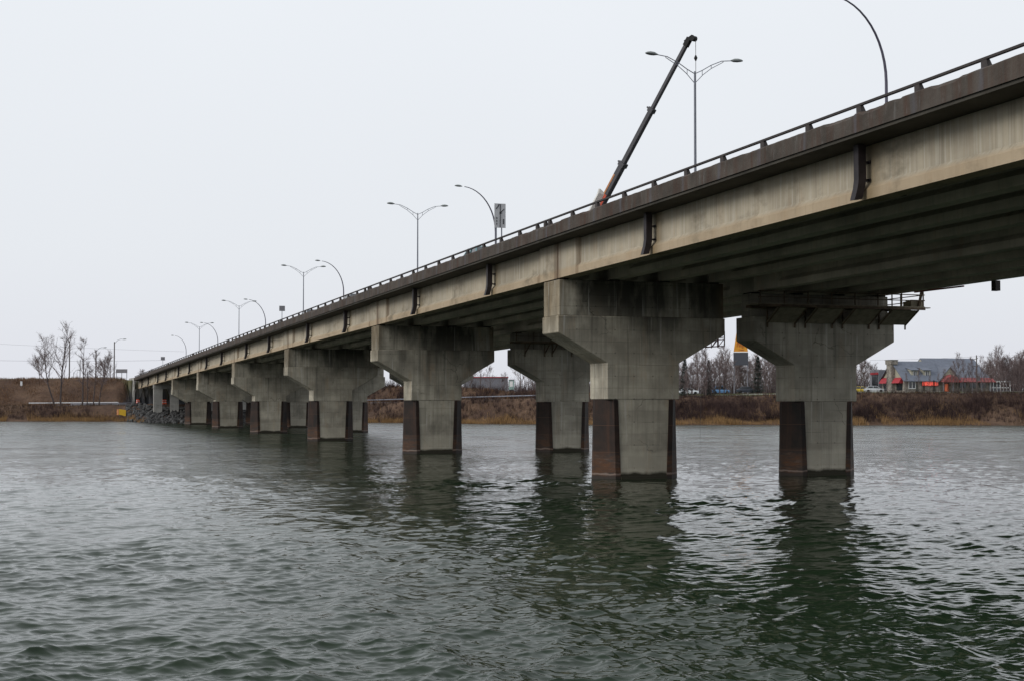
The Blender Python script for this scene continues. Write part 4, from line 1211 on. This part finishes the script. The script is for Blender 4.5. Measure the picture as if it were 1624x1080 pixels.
for ya, yb in ((0.5, 3.5), (5.9, 8.9)):
    m = MB(); m.loft([[(-0.02, ya, hz(598)), (-0.02, yb, hz(598)), (-0.02, yb, hz(607)), (-0.02, ya, hz(607))], [(-0.5, ya, hz(600)), (-0.5, yb, hz(600)), (-1.1, yb, hz(607)), (-1.1, ya, hz(607))]]); m.build('awning', M['red'], rb)
    w = MB(); w.box(-0.06, -0.01, ya + .3, yb - .3, 0.2, hz(607)); w.build('window', M['glass'], rb)
for x in (2.2, 5.1):
    m = MB(); zf = hz(597)
    m.loft([[(x, 0.9, zf - .3), (x + 1.7, 0.9, zf - .3), (x + 1.7, 0.9, hz(586.5)), (x, 0.9, hz(586.5))], [(x, 4.0, zf - .3), (x + 1.7, 4.0, zf - .3), (x + 1.7, 3.4, hz(583)), (x, 3.4, hz(583))]])
    dmr = m.build('dormer', M['siding'], rb)
    m = MB(); slope(m, x - 0.25, x + 1.95, 0.6, hz(586.8), 3.9, hz(580.5), .1); m.build('dormer_roof', M['shingle'], dmr)
    m = MB(); m.box(x + 0.5, x + 1.25, 0.85, 0.89, hz(596), hz(588)); m.build('window', M['glass'], dmr)
    m = MB()
    for q in (0.44, 0.87, 1.28): m.box(x + q - .03, x + q + .03, 0.82, 0.846, hz(596), hz(588))
    m.box(x + 0.4, x + 1.35, 0.81, 0.85, hz(597), hz(596)); m.build('window_frame', M['white'], dmr)
for x0, x1 in ((1.0, 2.6), ):
    m = MB(); m.box(x0, x1, -0.05, -0.01, hz(615), hz(605)); wd = m.build('window', M['glass'], rb)
    m = MB()
    for q in (x0, (x0 + x1) / 2, x1): m.box(q - .05, q + .05, -0.1, -0.052, hz(615), hz(605))
    m.box(x0 - .05, x1 + .05, -0.11, -0.052, hz(616), hz(615)); m.build('window_frame', M['white'], wd)
m = MB(); m.box(4.1, 8.1, -0.12, -0.02, hz(612), hz(603.5)); sgn = m.build('lit_sign', M['redroof'], rb)
m = MB()
for i in range(9):
    a = 4.25 + i * 0.42; m.box(a, a + 0.3, -0.2, -0.125, hz(611.2 - (i % 3) * 0.4), hz(604.2 + (i % 2) * 0.7))
m.box(4.2, 8.0, -0.17, -0.125, hz(608.3), hz(607.2)); m.build('lit_tubes', M['neon'], sgn)
xc = 10.1
m = MB(); m.extrude([(xc - 2.3, -1.25, ev - .1), (xc + 2.3, -1.25, ev - .1), (xc, -1.25, hz(582.5))], (0, 3.6, 0)); m.build('entrance_gable', M['siding'], rb)
m = MB()
for s in (-1, 1):
    m.loft([[(xc + s * 2.75, -1.5, ev - .45), (xc + s * 2.75, 3.5, ev - .45), (xc + s * 2.75, 3.5, ev - .25), (xc + s * 2.75, -1.5, ev - .25)], [(xc, -1.5, hz(582)), (xc, 3.5, hz(582)), (xc, 3.5, hz(580.6)), (xc, -1.5, hz(580.6))]])
m.build('entrance_roof', M['shingle'], rb)
m = MB(); m.loft([[(xc - 2.3, -1.27, ev - .3), (xc + 2.3, -1.27, ev - .3), (xc + 1.3, -1.27, hz(595.5)), (xc, -1.27, hz(593)), (xc - 1.3, -1.27, hz(595.5))], [(xc - 2.2, -2.3, ev - .5), (xc + 2.3, -2.3, ev - .5), (xc + 1.2, -2.3, hz(598)), (xc, -2.3, hz(596)), (xc - 1.2, -2.3, hz(598))]]); m.build('awning', M['redroof'], rb)
m = MB(); m.loft([[(xc + 2.4, -0.65, hz(598)), (20.5, -0.65, hz(598)), (20.5, -0.65, hz(599)), (xc + 2.4, -0.65, hz(599))], [(xc + 2.4, -1.9, hz(604.5)), (20.9, -1.9, hz(604.5)), (20.9, -1.9, hz(605.5)), (xc + 2.4, -1.9, hz(605.5))]]); m.build('awning', M['redroof'], rb)
m = MB(); m.box(xc - 0.5, xc + 0.5, -0.1, -0.02, 0, hz(608)); m.build('lit_doorway', M['warm'], rb)
for i in range(6):
    x = xc - 1.9 + i * 2.3
    m = MB(); m.box(x - .07, x + .07, -1.85, -1.7, -1, ev - .45); m.build('porch_post', M['annex'], rb)
for i in range(3):
    x = 13.2 + i * 2.4
    m = MB(); m.box(x, x + 1.5, -0.06, -0.01, hz(614), hz(606)); m.build('window', M['glass'], rb)
m = MB(); m.box(20.4, 25.5, 0, 6, ev - .35, ev - .12); m.build('patio_canopy', M['white'], rb)
m = MB(); m.box(20.4, 25.3, 0.3, 5.8, -1, 0.35); m.box(20.4, 25.3, 3, 5.8, .35, ev - .36); m.build('patio_screen', M['annex'], rb)
for i in range(7):
    m = MB(); m.box(20.5 + i * 0.82, 20.62 + i * 0.82, -0.05, 0.07, -1, ev - .36); m.build('patio_post', M['white'], rb)
m = MB(); m.box(20.4, 25.5, -0.1, -0.06, 0.75, 0.9); m.build('patio_rail', M['white'], rb)
m = MB(); m.box(-0.6, 3.5, 9.7, 13.6, -1.5, hz(584.5)); an = m.build('annex', M['annex'], rb)
m = MB(); m.box(-0.9, -0.62, 9.8, 12.9, hz(592.5), hz(589)); m.build('red_band', M['red'], an)
m = MB(); m.box(-0.66, -0.61, 10.0, 12.6, 0.2, hz(593)); m.build('window', M['glass'], an)

# grey shed seen between the piers
Y0 = 334.0; sx = atx(735, Y0); gz = zpx(780, 613, Y0)
s1 = empty('shed', (sx, Y0, gz), -HEAD); tag(s1, 'long grey metal shed with red roof edge on the bank between two piers', 'shed')
W = 71 / 6.67; Ht = 14.5 / 6.67
m = MB(); m.box(0, W, 0, 8, -2, Ht); m.build('wall', M['annex'], s1)
m = MB(); m.box(-.2, W + .15, -.2, 8.2, Ht, Ht + .22); m.build('roof', M['red'], s1)
m = MB(); m.box(W - 1.4, W - 1.0, -.05, -.01, Ht - .9, Ht - .35); m.build('window', M['glass'], s1)
m = MB()
for i in range(26): m.box(i * W / 26, i * W / 26 + .05, -.05, -.003, -.5, Ht - .01)
m.build('seams', M['galv'], s1)
M['palegreen'] = plain('pale_green_panel', (0.28, 0.40, 0.37), 0.6)
m = MB(); m.box(0, 1.25, 0, 2, -.8, 1.45); kx = empty('kiosk', (atx(807, 330), 330, zpx(807, 612, 330)), -HEAD); m.build('wall', M['palegreen'], kx)
m = MB(); m.box(-.1, 1.35, -.1, 2.1, 1.45, 1.6); m.build('roof', M['annex'], kx)
m = MB(); m.box(0.2, 0.95, -.05, -.01, -.1, 1.2); m.build('door', M['white'], kx)
tag(kx, 'small pale green kiosk at the right end of the grey shed', 'kiosk')

# billboard
Y0 = 285.0; bx = atx(1175, Y0)
bb = empty('billboard', (bx, Y0, ground_z(bx, Y0)), -(HEAD + math.atan(365 / F_PX)))
tag(bb, 'tall two legged sign with orange panel above a dark grey panel', 'billboard')
g0 = ground_z(bx, Y0); zz = lambda py: zpx(1177, py, Y0) - g0
M['sign_or'] = plain('orange_sign_panel', (0.62, 0.27, 0.02), 0.5, var=0.1); M['sign_red'] = plain('red_sign_strokes', (0.40, 0.05, 0.03), 0.5); M['sign_grey'] = plain('dark_grey_panel', (0.055, 0.06, 0.075), 0.5, var=.1)
m = MB(); m.extrude([(-1.55, -.15, zz(557.5)), (1.55, -.15, zz(557.5)), (0.65, -.15, zz(515)), (-0.65, -.15, zz(515))], (0, .3, 0)); pnl = m.build('top_panel', M['sign_or'], bb)
m = MB()
q = lambda x, py: (x, -.2, zz(py))
for a, b in ((q(-.85, 550), q(-.6, 541)), (q(-.6, 541), (-.25, -.2, zz(550))), (q(-.25, 550), q(0.1, 541)), (q(0.1, 541), q(.3, 552)), (q(.35, 548), q(.75, 551)), (q(-.3, 554), q(.6, 555)), (q(.5, 543), q(.8, 547))):
    m.bar(a, b, .06, .14, up=(0, 1, 0))
m.build('red_strokes', M['sign_red'], pnl)
m = MB(); m.box(-1.6, 1.6, -.15, .15, zz(579), zz(559)); m.build('lower_panel', M['sign_grey'], bb)
m = MB(); m.box(-1.6, 1.6, -.2, .2, zz(559), zz(558)); m.build('divider', M['white'], bb)
for x in (-1.45, 1.45):
    m = MB(); m.tube([(x, 0, -1), (x, 0, zz(558))], .14, 8); m.build('leg', M['annex'], bb)

# ------------------------------------------------------------------ poles and wires
def pole(px, Y, top, label, arm=0.0, timber=True, r=0.17, cat='light pole', crossarm=False):
    x = atx(px, Y); g = ground_z(x, Y); root = empty('light_pole' if not crossarm else 'power_pole', (x, Y, g), -HEAD); H = top - g
    tag(root, label, cat)
    m = MB(); m.tube([(0, 0, -1), (0, 0, H)], [r, r * .75], 8); m.build('pole', M['timber'], root)
    if arm:
        s = 1 if arm > 0 else -1; a = abs(arm)
        m = MB(); m.tube([(0, 0, H - .5), (s * a * .35, 0, H + .35), (s * a * .7, 0, H + .65), (s * a, 0, H + .6)], .05, 6); m.build('arm', M['galv'], root)
        m = MB(); lamp_head(m, (s * (a - .15), 0, H + .58), s, .95); m.build('lamp_head', M['lamp'], root)
    if crossarm:
        m = MB(); m.bar((-.9, 0, H - 1.0), (.3, 0, H - .6), .12, .12); m.bar((-.8, 0, H - 2.2), (.2, 0, H - 2.2), .12, .12); m.build('cross_arm', M['timber'], root)
        m = MB(); m.tube([(.35, -.1, H - 5.2), (.35, -.1, H - 4.1)], .25, 10); m.build('transformer', M['annex'], root)
    return root
pole(181, 376, zpx(181, 542, 376), 'tallest light pole with arm to the right, beside the highway sign', 2.2)
pole(152, 378, zpx(152, 555, 378), 'light pole with arm to the right between the bare trees', 1.9)
pole(110, 378, zpx(110, 541, 378), 'tall pole with lamp arm to the left among the bare trees on the left bank', -1.6)
pole(127, 386, zpx(127, 570, 386), 'short thin pole without arm between two tall poles on the embankment', 0, r=.11)
pole(175, 392, zpx(175, 578, 392), 'short pole just left of the tallest light pole', 0, r=.11)
pole(117, 420, zpx(117, 590, 420), 'small distant street light left of the short thin pole', 1.2, r=.09)
pole(1549, 246, zpx(1549, 563, 246), 'power pole with transformer right of the restaurant roof', 0, crossarm=True, cat='power pole', r=.15)
pole(1367, 286, zpx(1367, 586, 286), 'thin car park lamp post left of the restaurant', 0.8, r=.08)
def wire(px0, py0, px1, py1, Y, label, sag=0.6, r=0.03, mat='wire'):
    a = Vector((atx(px0, Y), Y, zpx(px0, py0, Y))); b = Vector((atx(px1, Y), Y, zpx(px1, py1, Y)))
    c = (a + b) / 2
    m = MB(); pts = []
    for i in range(17):
        t = i / 16; p = a.lerp(b, t); p.z -= sag * 4 * t * (1 - t); pts.append(p)
    m.tube(pts, r, 5); o = m.build('overhead_wire', M[mat], origin=c); tag(o, label, 'power line')
wire(-260, 529, 292, 557.5, 383, 'upper overhead wire crossing the sky at the left', 0.5, .022)
wire(-260, 562, 262, 571, 383, 'lower overhead wire crossing the sky at the left', 0.8, .03)
wire(1380, 571, 1549, 565, 246, 'thin upper wire reaching left from the power pole', 0.15, .02)
wire(1549, 565, 1900, 570, 246, 'thin wire reaching right from the power pole', 0.3, .02)
wire(1430, 588, 1549, 590, 246, 'dark wire crossing in front of the restaurant roof', 0.05, .025, 'wire_dark')
wire(1105, 575, 1180, 577, 300, 'faint wire above the trees between the large piers', 0.1, .02)

hs_ = empty('highway_sign', (atx(193, 374), 374, ground_z(atx(193, 374), 374)), -HEAD)
tag(hs_, 'wide dark highway sign on three posts at the left end of the bridge', 'road sign')
zt = zpx(193, 585, 374) - hs_.location.z; zb = zpx(193, 591, 374) - hs_.location.z
m = MB(); m.box(-1.4, 1.4, -.05, .05, zb, zt); m.build('panel', M['sign_back'], hs_)
for x in (-1.3, 0, 1.25):
    m = MB(); m.box(x - .06, x + .06, .05, .17, -.5, zt - .05); m.build('post', M['galv'], hs_)

ys = empty('warning_board', (atx(195, 331.5), 331.5, ground_z(atx(195, 331.5), 331.5)), -HEAD)
tag(ys, 'bright yellow board on two posts at the water edge beside the rocks', 'warning sign')
M['yellow'] = plain('yellow_board', (0.50, 0.31, 0.01), 0.5, var=.12)
g0 = ys.location.z; a = zpx(195, 659, 331.5) - g0; b = zpx(195, 648, 331.5) - g0
m = MB(); m.loft([[(-.75, -.05, a + .3), (.75, -.05, a - .05), (.75, -.05, b - .25), (-.75, -.05, b)], [(-.75, .05, a + .3), (.75, .05, a - .05), (.75, .05, b - .25), (-.75, .05, b)]]); m.build('panel', M['yellow'], ys)
m = MB(); m.loft([[(-.85, 0, a + .2), (-1.35, .3, a + .25), (-1.35, .3, b - .15), (-.85, 0, b)], [(-.85, .08, a + .2), (-1.35, .38, a + .25), (-1.35, .38, b - .15), (-.85, .08, b)]]); m.build('side_panel', M['boom_or'], ys)
for x in (-.6, .6):
    m = MB(); m.box(x - .05, x + .05, .06, .16, -.6, b - .3); m.build('post', M['timber'], ys)

def barrel(px, Y, label):
    x = atx(px, Y); root = empty('traffic_barrel', (x, Y, ground_z(x, Y))); tag(root, label, 'traffic barrel', 'orange traffic barrels under the bridge')
    m = MB(); m.tube([(0, 0, 0), (0, 0, .1), (0, 0, .101), (0, 0, .5), (0, 0, .501), (0, 0, 1.15)], [.38, .38, .31, .29, .27, .24], 12); m.build('body', M['orange'], root)
    for z in (.35, .75):
        m = MB(); m.tube([(0, 0, z), (0, 0, z + .12)], [.31 - z * .03, .305 - z * .03], 12); m.build('band', M['white'], root)
barrel(218.5, 352, 'orange traffic barrel at the foot of the abutment wall')
barrel(220.5, 355, 'second orange traffic barrel behind the first at the abutment')
barrel(259, 350, 'orange traffic barrel between the pale columns, left one of the pair')
barrel(263, 350, 'orange traffic barrel between the pale columns, right one of the pair')
mk = MB(); mk.box(-.25, .25, -.04, .04, .3, 1.35); mk.box(-.05, .05, .04, .1, -.3, 1.0)
x = atx(34, 369); o = mk.build('marker_plate', M['white']); o.location = (x, 369, ground_z(x, 369)); tag(o, 'small white marker plate on the brown embankment at the far left', 'marker')
for px in (1080, ):
    pass

def barrier(x0, x1, label):
    root = empty('crash_barrier', (x0, float(ip(x0, YE)) - .6, ground_z(x0, float(ip(x0, YE)) - .6))); tag(root, label, 'crash barrier')
    xs = np.arange(x0, x1, 2.5); pts = [(x, float(ip(x, YE)) - .6) for x in xs]
    rings = []
    for x, y in pts:
        g = ground_z(x, y); rings.append([(x, y, g + .5), (x, y + .08, g + .54), (x, y + .08, g + .66), (x, y, g + .72), (x, y - .03, g + .6)])
    m = MB(); m.loft(rings); m.build('beam', M['galv'] if x0 > 50 else M['white'], root, world=True)
    for x, y in pts:
        g = ground_z(x, y); m = MB(); m.box(x - .07, x + .07, y + .09, y + .2, g - .3, g + .75); m.build('post', M['timber'], root, world=True)
barrier(2, 24.5, 'pale crash barrier along the river road at the left')
barrier(66, 106, 'pale crash barrier along the bank road seen between the piers')
def jersey():
    m = MB(); rings = []
    for x in np.arange(11, 24.6, 1.5):
        y = float(ip(x, YS)) + 1.0; g = ground_z(x, y + .5); rings.append([(x, y - .3, g - .4), (x, y + .3, g - .4), (x, y + .1, g + .55), (x, y - .1, g + .55)])
    m.loft(rings); o = m.build('road_barrier', M['annex'], origin=(17, 340, 3.5)); tag(o, 'low grey concrete barrier at the river side of the road, left of the bridge', 'crash barrier')
jersey()
def kerb():
    m = MB(); rings = []
    for x in np.arange(128, 215, 2.0):
        y = float(ip(x, YC)) - 3.2; g = ground_z(x, y); rings.append([(x, y, g - .3), (x, y + .25, g - .3), (x, y + .25, g + .16), (x, y, g + .16)])
    m.loft(rings); o = m.build('kerb', M['abut']); tag(o, 'pale kerb along the lawn edge', 'kerb', kind='structure')
kerb()
def cpos(px, Y): x = atx(px, Y); return (x, Y, ground_z(x, Y) + .02)
car('parked_car', cpos(1386, 274), R(65), (0.55, 0.57, 0.6), 'light grey car parked left of the restaurant', 'cars parked on the right bank')
car('parked_car', cpos(1366, 285), R(60), (0.62, 0.45, 0.04), 'small yellow vehicle parked beside the right pier', 'cars parked on the right bank')
car('parked_car', cpos(1184, 280), R(70), (0.03, 0.035, 0.05), 'dark car parked between the large piers under the billboard', 'cars parked on the right bank')
car('parked_car', cpos(1092, 284), R(70), (0.6, 0.62, 0.65), 'whitish car behind the bare trees right of the nearest pier', 'cars parked on the right bank')
car('parked_car', cpos(1143, 300), R(70), (0.10, 0.22, 0.42), 'blue vehicle behind the bare trees between the large piers', 'cars parked on the right bank', van=True)
